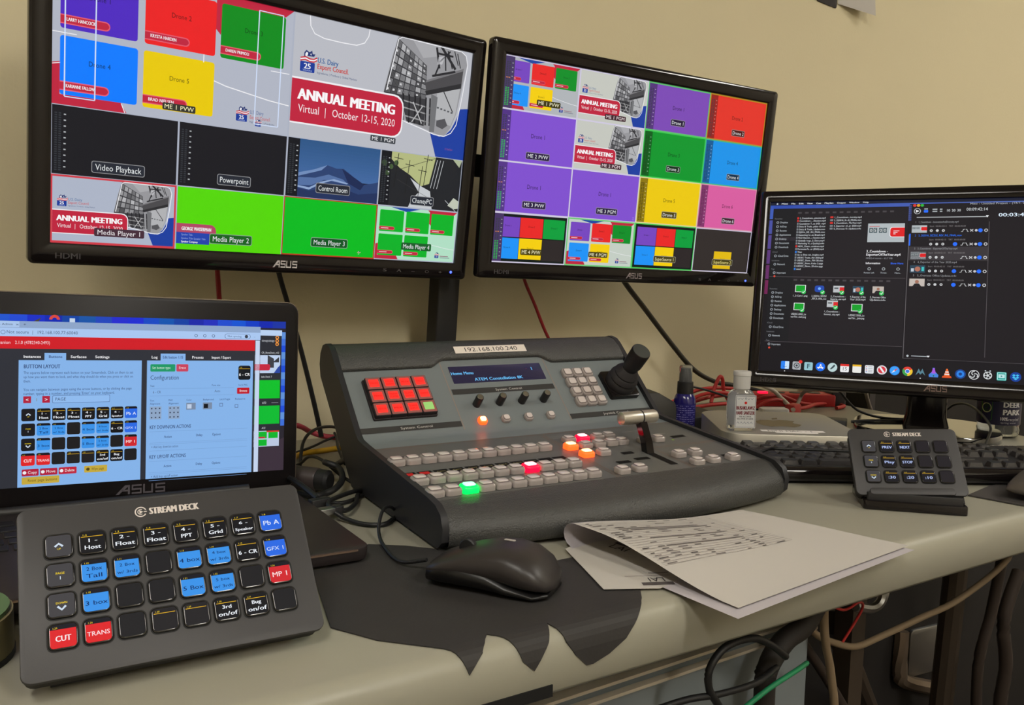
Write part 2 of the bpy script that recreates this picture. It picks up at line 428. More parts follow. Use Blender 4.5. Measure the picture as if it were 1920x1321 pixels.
def annual(cv, u0, v0, u1, v1, lod=2, bg=GREY):
    """title slide: crest, crimson banner, grey photo of container stacks and crane"""
    cv.push(u0, v0, u1, v1, lift=2)
    cv.rect(0, 0, 1, 1, bg)
    if lod > 1:
        cv.line([(0.073, 1.0), (0.078, 0.92), (0.10, 0.865), (0.15, 0.843), (0.24, 0.840), (0.32, 0.845), (0.362, 0.878), (0.382, 0.94), (0.386, 1.0)], 0.008, WHT, 1)
    # photo
    cv.poly([(0.548, 1.0), (0.93, 1.0), (0.962, 0.95), (0.972, 0.88), (0.955, 0.70), (0.93, 0.42), (0.90, 0.28), (0.87, 0.21), (0.835, 0.20), (0.61, 0.29), (0.485, 0.50), (0.52, 0.82)], (150, 150, 154), 1)
    cv.poly([(0.63, 1.0), (0.80, 1.0), (0.78, 0.90), (0.70, 0.86)], (168, 168, 172), 2)
    cv.poly([(0.80, 0.60), (0.94, 0.66), (0.925, 0.42), (0.90, 0.30), (0.80, 0.34)], (176, 177, 180), 2)
    # container wall (perspective grid)
    A, B, D_, E_ = (0.545, 0.985), (0.725, 0.80), (0.735, 0.50), (0.487, 0.50)
    cv.poly([A, B, D_, (0.735, 0.26), (0.63, 0.28), (0.60, 0.42), E_], (58, 58, 62), 2)
    nx, ny = (7, 7) if lod > 1 else (6, 5)
    rnd = random.Random(3)
    def G(a, b):
        xl = A[0] + (E_[0] - A[0]) * b; yl = A[1] + (E_[1] - A[1]) * b
        xr = B[0] + (D_[0] - B[0]) * b; yr = B[1] + (D_[1] - B[1]) * b
        return (xl + (xr - xl) * a, yl + (yr - yl) * a)
    for i in range(nx):
        for j in range(ny):
            g = rnd.choice((96, 112, 128, 142, 160, 188)) - int(22 * (j / ny))
            a0, a1, b0, b1 = (i + 0.10) / nx, (i + 0.92) / nx, (j + 0.10) / ny, (j + 0.90) / ny
            cv.poly([G(a0, b0), G(a1, b0), G(a1, b1), G(a0, b1)], (g, g, g + 3), 3)
            if lod > 1:
                for k in range(3):
                    x0 = a0 + (a1 - a0) * (0.2 + 0.28 * k)
                    cv.line([G(x0, b0 + 0.01), G(x0, b1 - 0.01)], 0.004, (g - 34, g - 34, g - 32), 4)
                if rnd.random() < 0.45: cv.poly([G(a0 + .02, b0 + .03), G(a0 + .07, b0 + .03), G(a0 + .07, b0 + .07), G(a0 + .02, b0 + .07)], (215, 215, 218), 4)
    # ship structure below the stack
    for x in (0.60, 0.635, 0.67, 0.70, 0.735, 0.76): cv.line([(x, 0.52), (x + 0.008, 0.27)], 0.016, (34, 34, 38), 4)
    for y in (0.46, 0.40, 0.33): cv.line([(0.60, y), (0.765, y - 0.03)], 0.012, (150, 150, 152), 4)
    cv.line([(0.66, 0.46), (0.72, 0.28)], 0.010, (190, 190, 192), 5); cv.line([(0.72, 0.44), (0.66, 0.28)], 0.010, (180, 180, 182), 5)
    cv.poly([(0.765, 0.56), (0.805, 0.54), (0.80, 0.22), (0.77, 0.215)], (112, 113, 116), 4)
    # crane beam and tower
    cv.poly([(0.722, 0.65), (0.95, 0.82), (0.945, 0.66), (0.735, 0.54)], (74, 73, 76), 5)
    cv.poly([(0.722, 0.65), (0.95, 0.82), (0.953, 0.845), (0.73, 0.675)], (118, 117, 120), 6)
    cv.poly([(0.725, 0.575), (0.945, 0.705), (0.945, 0.66), (0.735, 0.54)], (44, 44, 47), 6)
    for a, b, w in (((0.775, 0.98), (0.80, 0.80), .022), ((0.80, 1.0), (0.90, 0.82), .026), ((0.86, 0.97), (0.80, 0.86), .014), ((0.78, 0.93), (0.88, 0.93), .018), ((0.775, 0.72), (0.80, 0.84), .016),
                    ((0.84, 0.79), (0.83, 0.93), .014), ((0.88, 0.82), (0.845, 0.97), .014), ((0.905, 0.965), (0.93, 0.84), .010), ((0.885, 0.98), (0.915, 0.86), .010), ((0.84, 0.60), (0.905, 0.43), .010), ((0.76, 0.72), (0.90, 0.80), .020)):
        cv.line([a, b], w, (42, 42, 46), 7)
    cv.poly([(0.79, 0.90), (0.83, 0.92), (0.815, 0.84), (0.785, 0.83)], (186, 186, 190), 7)
    cv.poly([(0.81, 0.33), (0.86, 0.36), (0.88, 0.30), (0.85, 0.26), (0.81, 0.28)], (84, 84, 88), 5)
    for k in range(5): cv.rect(0.805 + 0.022 * k, 0.44 - 0.006 * k, 0.818 + 0.022 * k, 0.455 - 0.006 * k, (90, 92, 96), 5)
    # blue corner, outline
    cv.poly([(1.0, 0.485), (0.952, 0.47), (0.930, 0.36), (0.905, 0.27), (0.868, 0.205), (0.835, 0.188), (0.775, 0.215), (0.80, 0.10), (0.822, 0.0), (1.0, 0.0)], NAVY, 5)
    cv.line([(0.605, 0.279), (0.72, 0.235), (0.80, 0.200), (0.862, 0.195), (0.905, 0.235), (0.935, 0.32), (0.958, 0.60), (0.974, 0.88), (0.960, 0.96), (0.93, 0.99), (0.57, 1.0), (0.548, 0.975), (0.50, 0.52)], 0.008 if lod > 1 else 0.012, WHT, 8)
    crest(cv, 0.845, 0.05, 0.873, 0.135, False)
    if lod > 1: cv.text('U.S. Dairy Export', 0.876, 0.075, 0.018, (150, 80, 120), 7, w=0.05)
    # banner
    cv.rr(0.0, 0.115, 0.607, 0.495, 0.10, WHT, 6, (1, 0, 0, 1))
    cv.rr(0.0, 0.128, 0.600, 0.480, 0.095, CRIM, 7, (1, 0, 0, 1))
    cv.text('ANNUAL MEETING', 0.034, 0.318, 0.086, (248, 246, 248), 8, w=0.525, bold=0.05)
    cv.text('Virtual  |  October 12-15, 2020', 0.038, 0.212, 0.064, (242, 228, 232), 8, w=0.525)
    council(cv, lod)
    cv.pop()
def name_tag(cv, u0, v0, u1, v1, t, lod):
    cv.rr(u0, v0, u1, v1, (v1 - v0) * 0.48, (226, 90, 108), 2, (1, 0, 0, 1)); cv.rr(u0, v0 + 0.008, u1 - 0.004, v1 - 0.008, (v1 - v0) * 0.42, CRIM, 3, (1, 0, 0, 1))
    if lod > 0: cv.text(t, u0 + 0.022, v0 + (v1 - v0) * 0.36, (v1 - v0) * 0.36, WHT, 4, w=(u1 - u0) * 0.58, bold=0.02)
    else: cv.rect(u0 + 0.02, v0 + (v1 - v0) * 0.4, u0 + (u1 - u0) * 0.6, v0 + (v1 - v0) * 0.62, (236, 200, 206), 4)
NAMES = ('LARRY HANCOCK', 'KRYSTA HARDEN', 'DAREN PRIMOLI', 'KARIANNE FALLOW', 'BRAD NIELSEN')
def five_box(cv, u0, v0, u1, v1, cols, lod=2, words=True, bg=GREY):
    """five coloured boxes in two rows on the grey slide with crimson and blue corners"""
    cv.push(u0, v0, u1, v1, lift=2)
    cv.rect(0, 0, 1, 1, bg)
    cv.poly([(0.16, 1.0), (0.52, 1.0), (0.42, 0.955), (0.36, 0.925)], (30, 70, 160), 1)
    cv.poly([(0.62, 1.0), (1.0, 1.0), (0.962, 0.94), (0.68, 0.94), (0.668, 0.70), (0.645, 0.74), (0.645, 0.96)], CRIM, 1)
    cv.poly([(0.0, 0.0), (0.285, 0.0), (0.262, 0.07), (0.03, 0.07), (0.03, 0.30), (0.0, 0.285)], CRIM, 1)
    if lod > 1:
        cv.line([(0.0, 0.275), (0.032, 0.29)], 0.006, WHT, 2); cv.line([(0.264, 0.065), (0.279, 0.0)], 0.006, WHT, 2)
    cv.line([(0.645, 0.345), (0.70, 0.318), (0.90, 0.262), (1.0, 0.245)], 0.008, WHT, 1)
    B = ((0.030, 0.53, 0.322, 0.94), (0.350, 0.53, 0.646, 0.94), (0.669, 0.53, 0.964, 0.94), (0.030, 0.07, 0.325, 0.48), (0.348, 0.065, 0.646, 0.48))
    for k, b in enumerate(B):
        cv.rr(*b, 0.02, cols[k], 2)
        if words:
            cv.text('Drone %d' % (k + 1), (b[0] + b[2]) / 2, b[1] + 0.225, 0.035, tuple(int(x * 0.35) for x in cols[k]), 3, 'c', w=0.085)
        cv.base += 1
        name_tag(cv, b[0], b[1] + 0.03, b[0] + 0.185, b[1] + 0.095, NAMES[k], lod)
        cv.base -= 1
    crest(cv, 0.752, 0.065, 0.808, 0.185, lod > 1)
    if lod > 1:
        cv.text('U.S. Dairy', 0.815, 0.135, 0.028, (60, 90, 150), 4, w=0.065)
        cv.text('Export Council.', 0.815, 0.095, 0.028, (196, 66, 60), 4, w=0.10); cv.text('Ingredients | Products', 0.815, 0.065, 0.014, (60, 80, 120), 4, w=0.12)
        crest(cv, 0.842, 0.042, 0.872, 0.10, False)
    else:
        cv.rect(0.82, 0.10, 0.93, 0.115, (150, 120, 130), 4); cv.rect(0.82, 0.07, 0.95, 0.082, (120, 124, 140), 4)
    cv.pop()
def tagbox(cv, t, uc, v0, w, h, bg=(38, 42, 52), fg=(226, 230, 232), border=True, l=10):
    if border: cv.rr(uc - w / 2, v0, uc + w / 2, v0 + h, h * 0.18, tuple(int(b * 0.3 + 128) for b in bg), l)
    e = 0.0026
    cv.rr(uc - w / 2 + e * 0.56, v0 + e, uc + w / 2 - e * 0.56, v0 + h - e, h * 0.16, bg, l + 1)
    cv.text(t, uc, v0 + h * 0.25, h * 0.50, fg, l + 2, 'c', w=w * 0.86)
def meter(cv, u0, u1, level=0.0, bg=None, dots=(150, 155, 160), cols=None):
    """audio meter at the left of a cell"""
    if bg: cv.rect(u0, 0.0, u1, 1.0, bg, 3)
    n = 26
    for k in range(10):
        cv.rect(u0 + (u1 - u0) * 0.72, 0.10 + 0.085 * k, u0 + (u1 - u0) * 0.86, 0.118 + 0.085 * k, dots, 4)
    for c in (0.15, 0.40):
        for k in range(n):
            v = 0.05 + 0.86 * k / n
            col = (52, 56, 62) if not cols else cols
            if level and k / n < level: col = (40, 190, 70)
            cv.rect(u0 + (u1 - u0) * c, v, u0 + (u1 - u0) * (c + 0.16), v + 0.018, col, 4)
        if level: cv.rect(u0 + (u1 - u0) * c, level + 0.16, u0 + (u1 - u0) * (c + 0.18), level + 0.178, (238, 150, 60), 4)

def screen_one():
    cv = Canvas(0.5314, 0.2989)
    cv.rect(0, 0, 1, 1, (170, 176, 192))
    five_box(cv, 0.0, 0.5, 0.498, 1.0, ((78, 40, 190), (234, 32, 34), (4, 138, 26), (0, 122, 255), (232, 200, 0)), 2, bg=(176, 181, 195))
    cv.push(0, 0.5, 0.5, 1.0, lift=9)
    for x in (0.047, 0.160, 0.834, 0.947): cv.rect(x - 0.0025, 0.06, x + 0.0025, 0.95, (206, 220, 246))
    for a, b in ((0.047, 0.160), (0.834, 0.947)): cv.rect(a, 0.055, b, 0.062, (206, 220, 246)); cv.rect(a, 0.945, b, 0.952, (206, 220, 246))
    cv.rect(0.0, 0.496, 0.09, 0.502, WHT); cv.rect(0.90, 0.496, 0.99, 0.502, WHT); cv.rect(0.593, 0.47, 0.597, 0.53, WHT); cv.rect(0.593, 0.955, 0.597, 1.0, WHT)
    cv.pop()
    tagbox(cv, 'ME 1 PVW', 0.249, 0.532, 0.073, 0.032, (52, 52, 44), (245, 240, 190), False)
    annual(cv, 0.502, 0.5, 1.0, 1.0, 2, (184, 186, 194))
    tagbox(cv, 'ME 1 PGM', 0.752, 0.527, 0.075, 0.032, (62, 66, 72), WHT, False)
    blk = (24, 24, 30)
    for k, nm in enumerate(('Video Playback', 'Powerpoint', 'Control Room', 'ChaneyPC')):
        cv.push(k * 0.25 + 0.002, 0.252, k * 0.25 + 0.248, 0.497, lift=1)
        cv.rect(0, 0, 1, 1, blk)
        if k == 2:                                 # blue desert dunes at dusk
            for j in range(12):
                t = j / 11; cv.rect(0.12, 0.35 + 0.65 * t * 0.92, 1, 0.35 + 0.65 * min(1, t * 0.92 + 0.09), (int(66 - 20 * t), int(104 - 18 * t), int(160 - 26 * t)), 1)
            cv.poly([(0.12, 0.42), (0.28, 0.50), (0.42, 0.60), (0.52, 0.56), (0.60, 0.57), (0.72, 0.44), (0.84, 0.33), (0.92, 0.36), (1, 0.40), (1, 0), (0.12, 0)], (44, 66, 112), 2)
            cv.poly([(0.12, 0.42), (0.28, 0.50), (0.42, 0.60), (0.36, 0.50), (0.12, 0.36)], (112, 140, 186), 3)
            cv.poly([(0.12, 0.20), (0.26, 0.22), (0.40, 0.34), (0.66, 0.30), (0.60, 0.38), (0.44, 0.44), (0.30, 0.36), (0.12, 0.34)], (84, 112, 162), 3)
            cv.poly([(0.12, 0.17), (0.24, 0.14), (0.36, 0.26), (0.48, 0.34), (0.64, 0.30), (0.66, 0.32), (0.5, 0.37), (0.36, 0.30), (0.24, 0.18), (0.12, 0.20)], (142, 166, 205), 4)
            cv.poly([(0.58, 0.57), (0.72, 0.44), (0.84, 0.33), (0.80, 0.22), (0.66, 0.32)], (28, 42, 82), 4)
            cv.poly([(0.12, 0.0), (0.12, 0.15), (0.24, 0.12), (0.50, 0.26), (0.78, 0.14), (1.0, 0.20), (1.0, 0)], (34, 50, 92), 5)
        if k == 3:                                 # street scene with wires seen sideways
            cv.rect(0.0, 0.0, 1, 1, (34, 36, 40), 1)
            cv.poly([(0.10, 1), (0.66, 1), (0.60, 0.48), (0.50, 0.42), (0.36, 0.60), (0.22, 0.72), (0.12, 0.86)], (178, 184, 128), 2)
            for a in ((0.02, 0.78, 0.06), (0.10, 0.72, 0.05), (0.16, 0.80, 0.05), (0.06, 0.60, 0.05)): cv.disc(a[0] + 0.02, a[1], a[2], (70, 92, 58), 3, 8)
            cv.poly([(0.36, 0.55), (0.50, 0.42), (0.62, 0.34), (0.66, 0.0), (0.36, 0.0), (0.40, 0.16), (0.48, 0.30)], (196, 200, 204), 3)
            for x in (0.62, 0.66, 0.70): cv.line([(x + 0.06, 0.95), (x, 0.40)], 0.012, (190, 194, 198), 4)
            for x, y in ((0.20, 0.9), (0.34, 0.8), (0.50, 0.72), (0.56, 0.95)): 
                cv.line([(x, y + 0.08), (x - 0.03, y - 0.55)], 0.014, (30, 30, 30), 5); cv.line([(x - 0.05, y), (x + 0.06, y - 0.02)], 0.012, (30, 30, 30), 5)
            cv.line([(0.12, 0.62), (0.66, 0.98)], 0.008, (40, 40, 40), 5); cv.line([(0.2, 0.5), (0.62, 0.2)], 0.006, (60, 60, 60), 5)
            cv.poly([(0.88, 1), (1, 1), (0.97, 0.86)], (170, 180, 150), 3); cv.poly([(0.86, 0.10), (0.93, 0.26), (1.0, 0.20), (1, 0.06), (0.94, 0.04)], (190, 196, 180), 3); cv.line([(0.82, 0.2), (0.97, 0.0)], 0.012, (170, 176, 180), 3)
        meter(cv, 0.0, 0.12, 0, (20, 22, 28) if k > 1 else None, (178, 182, 186))
        cv.pop()
        tagbox(cv, nm, (0.129, 0.377, 0.624, 0.882)[k], (0.268, 0.269, 0.276, 0.264)[k], (0.106, 0.078, 0.092, 0.072)[k], 0.044)
    cv.rect(0.0, 0.0, 0.25, 0.25, (206, 60, 72), 1)
    annual(cv, 0.004, 0.008, 0.246, 0.243, 1, (172, 180, 198))
    tagbox(cv, 'Media Player 1', 0.134, 0.030, 0.104, 0.036, (70, 44, 58), (232, 226, 230), False, 12)
    cv.rect(0.2525, 0.0, 0.4985, 0.2475, (84, 214, 0), 1)
    cv.push(0.2525, 0.0, 0.4985, 0.2475, lift=2)
    cv.rr(0, 0.17, 0.36, 0.42, 0.10, (176, 70, 100), 0, (1, 0, 0, 0)); cv.rect(0, 0.09, 0.30, 0.275, (34, 66, 170), 1)
    cv.text('GEORGE WASSERMAN', 0.045, 0.31, 0.055, WHT, 2, w=0.27, bold=0.03)
    cv.text('Speaker Title', 0.045, 0.225, 0.03, (150, 170, 225), 2, w=0.10); cv.text('Speaker Title Speaker Title', 0.045, 0.165, 0.03, (150, 170, 225), 2, w=0.22); cv.text('Speaker Company', 0.045, 0.11, 0.032, WHT, 2, w=0.15, bold=0.02)
    cv.pop()
    tagbox(cv, 'Media Player 2', 0.376, 0.028, 0.100, 0.042, (22, 96, 30))
    cv.rect(0.5, 0.0, 0.752, 0.25, (176, 60, 30), 1); cv.rect(0.5025, 0.005, 0.7485, 0.2455, (0, 186, 30), 2)
    tagbox(cv, 'Media Player 3', 0.624, 0.040, 0.100, 0.042, (10, 84, 30))
    crest(cv, 0.703, 0.014, 0.712, 0.034, False)
    g = (6, 178, 40)
    five_box(cv, 0.753, 0.004, 0.997, 0.2455, (g, g, g, g, g), 0, False, (176, 222, 196))
    tagbox(cv, 'Media Player 4', 0.876, 0.048, 0.096, 0.040, (24, 92, 40), WHT, False, 12)
    return cv

def screen_two():
    cv = Canvas(0.5314, 0.2989)
    cv.rect(0, 0, 1, 1, (206, 200, 222))
    def cell(c, r, e=0.004): return (c * 0.25 + e * 0.56, 1 - (r + 1) * 0.25 + e, c * 0.25 + 0.25 - e * 0.56, 1 - r * 0.25 - e)
    cols = ((118, 70, 190), (232, 40, 38), (10, 142, 40), (28, 146, 246), (244, 206, 8))
    five_box(cv, *cell(0, 0), cols, 0, True, (176, 180, 184))
    annual(cv, *cell(1, 0), 1, (196, 198, 190)); annual(cv, *cell(1, 1), 1, (196, 198, 190))
    cv.push(*cell(0, 0), lift=6); meter(cv, 0.0, 0.12, 0.42, (70, 56, 98)); cv.pop()
    def flat(c, r, col, word, lab, lw, uc, v0, mb=None, lev=0, edge=None, mcol=None):
        if edge: cv.rect(c * 0.25, 1 - (r + 1) * 0.25, c * 0.25 + 0.25, 1 - r * 0.25, edge, 1)
        cv.push(*cell(c, r, 0.006 if edge else 0.004), lift=2); cv.rect(0, 0, 1, 1, col)
        cv.text(word, 0.5, 0.50, 0.085, tuple(int(x * 0.36) for x in col), 2, 'c', w=0.20)
        if mb: meter(cv, 0.0, 0.12, lev, mb, tuple(min(255, int(x * 0.6 + 120)) for x in mb), mcol)
        cv.pop()
        if lab: tagbox(cv, lab, uc, v0, lw, 0.036, tuple(int(x * 0.32) for x in col))
    P1 = (128, 80, 206)
    flat(0, 1, P1, 'Drone 1', 'ME 2 PVW', 0.080, 0.128, 0.520, (80, 50, 130), 0.42)
    flat(0, 2, P1, 'Drone 1', 'ME 3 PVW', 0.080, 0.128, 0.278, (84, 54, 134), 0.42)
    flat(1, 2, P1, 'Drone 1', 'ME 3 PGM', 0.080, 0.386, 0.278)
    flat(2, 0, (124, 74, 180), 'Drone 1', 'Drone 1', 0.058, 0.627, 0.790, (84, 52, 122), 0, (96, 190, 110))
    flat(3, 0, (226, 52, 40), 'Drone 2', 'Drone 2', 0.058, 0.884, 0.786, (150, 34, 28), 0, (176, 136, 40))
    flat(2, 1, (6, 150, 44), 'Drone 3', 'Drone 3', 0.058, 0.627, 0.540, (6, 92, 26), 0, (60, 200, 80), (20, 60, 20))
    flat(3, 1, (24, 146, 232), 'Drone 4', 'Drone 4', 0.058, 0.884, 0.536, (20, 92, 150), 0, (60, 180, 130), (20, 60, 90))
    flat(2, 2, (236, 200, 10), 'Drone 5', 'Drone 5', 0.062, 0.630, 0.288, (140, 118, 10), 0, (220, 212, 150), (60, 52, 6))
    flat(3, 2, (216, 94, 160), 'Drone 6', 'Drone 6', 0.058, 0.884, 0.283, (130, 54, 106), 0, (216, 150, 170), (90, 40, 76))
    cv.text('::', 0.485, 0.262, 0.02, (190, 200, 240), 12)
    tagbox(cv, 'ME 1 PVW', 0.150, 0.783, 0.082, 0.034, (60, 54, 16), (240, 236, 200), False, 14)
    tagbox(cv, 'ME 1 PGM', 0.386, 0.768, 0.080, 0.032, (66, 40, 48), (236, 220, 222), False, 14)
    tagbox(cv, 'ME 2 PGM', 0.386, 0.518, 0.080, 0.032, (66, 40, 48), (236, 220, 222), False, 14)
    dk = (44, 38, 38)
    def sup(c, lab, uc, meters):
        a = cell(c, 3, 0.006); cv.push(*a, lift=2); cv.rect(0, 0, 1, 1, (14, 24, 22))
        for k, q in enumerate(((0.03, 0.52, 0.345, 0.94), (0.35, 0.52, 0.665, 0.94), (0.672, 0.52, 0.975, 0.94), (0.03, 0.06, 0.345, 0.50), (0.35, 0.06, 0.665, 0.50))):
            cv.rect(*q, cols[k] if k != 2 else (6, 158, 60), 1); cv.text('Drone %d' % (k + 1), (q[0] + q[2]) / 2, q[1] + 0.22, 0.035, tuple(int(x * 0.4) for x in cols[k]), 2, 'c', w=0.09)
        cv.rect(0.672, 0.04, 0.975, 0.50, dk, 1)
        if meters: meter(cv, 0.0, 0.12, 0.45, (70, 52, 98))
        cv.pop()
    sup(0, 'ME 4 PVW', 0.15, True)
    cv.rect(0.25, 0, 0.5, 0.25, (110, 200, 120), 1); five_box(cv, *cell(1, 3, 0.007), cols, 0, True, (196, 206, 196))
    cv.rect(0.5, 0, 0.75, 0.25, (70, 196, 84), 1); sup(2, 'SuperSource 1', 0.62, False)
    cv.push(*cell(3, 3, 0.005), lift=2); cv.rect(0, 0, 1, 1, (50, 44, 42)); cv.rect(0.355, 0.06, 0.675, 0.48, (226, 186, 18), 1); cv.text('Drone 5', 0.52, 0.29, 0.03, (120, 96, 10), 2, 'c', w=0.08); cv.pop()
    tagbox(cv, 'ME 4 PVW', 0.130, 0.040, 0.074, 0.036, (78, 68, 14), (244, 236, 190), False, 14)
    tagbox(cv, 'ME 4 PGM', 0.368, 0.046, 0.074, 0.034, (66, 60, 20), (240, 234, 196), False, 14)
    tagbox(cv, 'SuperSource 1', 0.630, 0.040, 0.092, 0.036, (70, 64, 22), (240, 232, 180), True, 14)
    tagbox(cv, 'SuperSource 2', 0.879, 0.040, 0.092, 0.036, (72, 64, 18), (240, 226, 140), True, 14)
    return cv

# ------------------------------------------------------------------ monitors
def asus(cv, u, v, w, h, col, l=0):
    """spaced maker lettering A S U S with a slanted A"""
    cv.push(u, v, u + w, v + h, lift=l)
    cv.poly([(0.0, 0.0), (0.06, 0.0), (0.25, 0.82), (0.25, 1.0), (0.19, 1.0)], col)
    cv.rect(0.245, 0.0, 0.285, 1.0, col); cv.rect(0.12, 0.32, 0.245, 0.50, col)
    for x in (0.32, 0.80):
        cv.rect(x, 0.82, x + 0.20, 1.0, col); cv.rect(x, 0.42, x + 0.20, 0.60, col); cv.rect(x, 0.0, x + 0.20, 0.18, col)
        cv.rect(x, 0.60, x + 0.03, 0.82, col); cv.rect(x + 0.17, 0.18, x + 0.20, 0.42, col)
    cv.rect(0.55, 0.0, 0.75, 0.18, col); cv.rect(0.55, 0.18, 0.585, 1.0, col); cv.rect(0.715, 0.18, 0.75, 1.0, col)
    cv.pop()
SW, SH = 0.5314, 0.2989
def frame_mesh(w, h, l, r_, b, t, depth=0.012, rad=0.006, crown=0.0034):
    """hollow bezel around a w x h opening; front at y=-crown, origin bottom centre of opening"""
    def ring(x0, z0, x1, z1, y, rr):
        cx, cz = (x0 + x1) / 2, (z0 + z1) / 2
        return [(cx + p[0], y, cz + p[1]) for p in rrect(x1 - x0, z1 - z0, rr, 3)]
    W2 = w / 2
    out = (-W2 - l, -b, W2 + r_, h + t)
    def ins(k): return (out[0] + k * l, out[1] + k * b, out[2] - k * r_, out[3] - k * t)
    rings = [ring(*out, depth, rad), ring(*out, 0.002, rad), ring(*ins(0.03), -crown * 0.2, rad * 0.95), ring(*ins(0.12), -crown * 0.58, rad * 0.9), ring(*ins(0.30), -crown * 0.88, rad * 0.8), ring(*ins(0.55), -crown, rad * 0.6),
             ring(*ins(0.985), -crown * 0.8, 0.001), ring(-W2, 0, W2, h, -crown * 0.72, 0.0008), ring(-W2, 0, W2, h, 0.002, 0.0008)]
    return MB().loft(rings, cap=False)
def monitor(label, m, cv, bez, logo_col, led=True, hdmi=True, group='desk monitors'):
    t = thing('monitor', label, 'monitor', m, group)
    l, r_, b, tp_ = bez
    obj('bezel', frame_mesh(SW, SH, l, r_, b, tp_), M_gloss, t, smooth=50)
    zc = SH / 2 + (tp_ - b) / 2
    def bk(y, z): return T(Vector((0, y, z))) @ RX(-90)
    back = MB().at(bk(0.011, zc)).slab(SW + l + r_ - 0.004, SH + b + tp_ - 0.004, 0.003, 0.006, 0.001)
    back.at(bk(0.013, zc)).slab(SW - 0.06, SH - 0.03, 0.024, 0.02, 0.012)
    back.at(bk(0.034, SH / 2 - 0.02)).slab(SW - 0.2, SH - 0.12, 0.012, 0.02, 0.008)
    obj('back_shell', back, M_blk, t)
    obj('screen_panel', MB().at(up(0, 0.0025, SH / 2)).slab(SW + 0.002, SH + 0.002, 0.001, 0.001, 0), M_matte, t)
    cv.build('picture', t, T(Vector((0, 0.0012, 0))))
    lg = Canvas(SW, b); asus(lg, 0.477, 0.30, 0.062, 0.38, logo_col)
    lg.build('maker_logo', t, T(Vector((0, -0.0036, -b))), PRINT)
    if hdmi:
        hl = Canvas(SW, b); hl.text('HDMI', 0.008, 0.30, 0.26, (92, 88, 90), 0, w=0.05, bold=0.02)
        hl.build('port_mark', t, T(Vector((0, -0.0036, -b))), PRINT)
        for k in range(5):
            bt = Canvas(SW, b); bt.text(('S', 'A', '-', 'O', '+')[k], 0.775 + 0.043 * k, 0.34, 0.16, (96, 92, 92), 0, w=0.014)
            bt.build('touch_button', t, T(Vector((0, -0.0036, -b))), PRINT)
    if led: obj('power_light', MB().at(up(SW * 0.4885, -0.0033, -b * 0.55)).slab(0.0036, 0.0036, 0.0008, 0.0017, 0.0003), mat('blue_led', (20, 30, 200), 0.3, emit=(60, 80, 255), estr=5.0), t)
    return t
m1 = monitor('left upper black monitor showing two big title pictures over four columns of video feeds',
             plate_m((0.3504, 1.0831, 0.2735), 3.717, -6.282, 1.444), screen_one(), (0.0215, 0.0222, 0.0242, 0.0222), (196, 190, 190))
m2 = monitor('middle upper black monitor with a four by four grid of coloured feeds',
             plate_m((0.9331, 1.0676, 0.2646), -3.039, -4.661, 1.126), screen_two(), (0.0222, 0.0222, 0.0242, 0.0222), (142, 132, 132))

# ------------------------------------------------------------------ monitor stand behind the two upper monitors
st = thing('monitor_stand', 'black dual monitor stand with a leaning post and crossbar', 'stand', T(Vector((0.636, 1.190, 0))))
M_pole = mat('black_powder_coat', (26, 25, 26), 0.5, bump=0.06, bscale=700)
obj('base_plate', MB().slab(0.22, 0.12, 0.008, 0.01, 0.002, (0.0, 0.005, 0.0005)), M_pole, st)
pm = RX(5.6)
obj('post', MB().at(pm).slab(0.037, 0.034, 0.46, 0.003, 0.002, (0, 0, 0.004)), M_pole, st)
obj('collar', MB().at(pm).slab(0.052, 0.05, 0.05, 0.006, 0.003, (0, 0, 0.395)), M_pole, st)
obj('crossbar', MB().at(pm).box((0.0, -0.010, 0.42), (0.62, 0.014, 0.034)), M_pole, st, smooth=0)
for x, y in ((-0.27, -0.068), (0.295, -0.072)): obj('mount_plate', MB().at(T(Vector((x, y, 0.415))) @ RX(5)).box((0, 0.002, 0), (0.10, 0.014, 0.10)), M_pole, st, smooth=0)
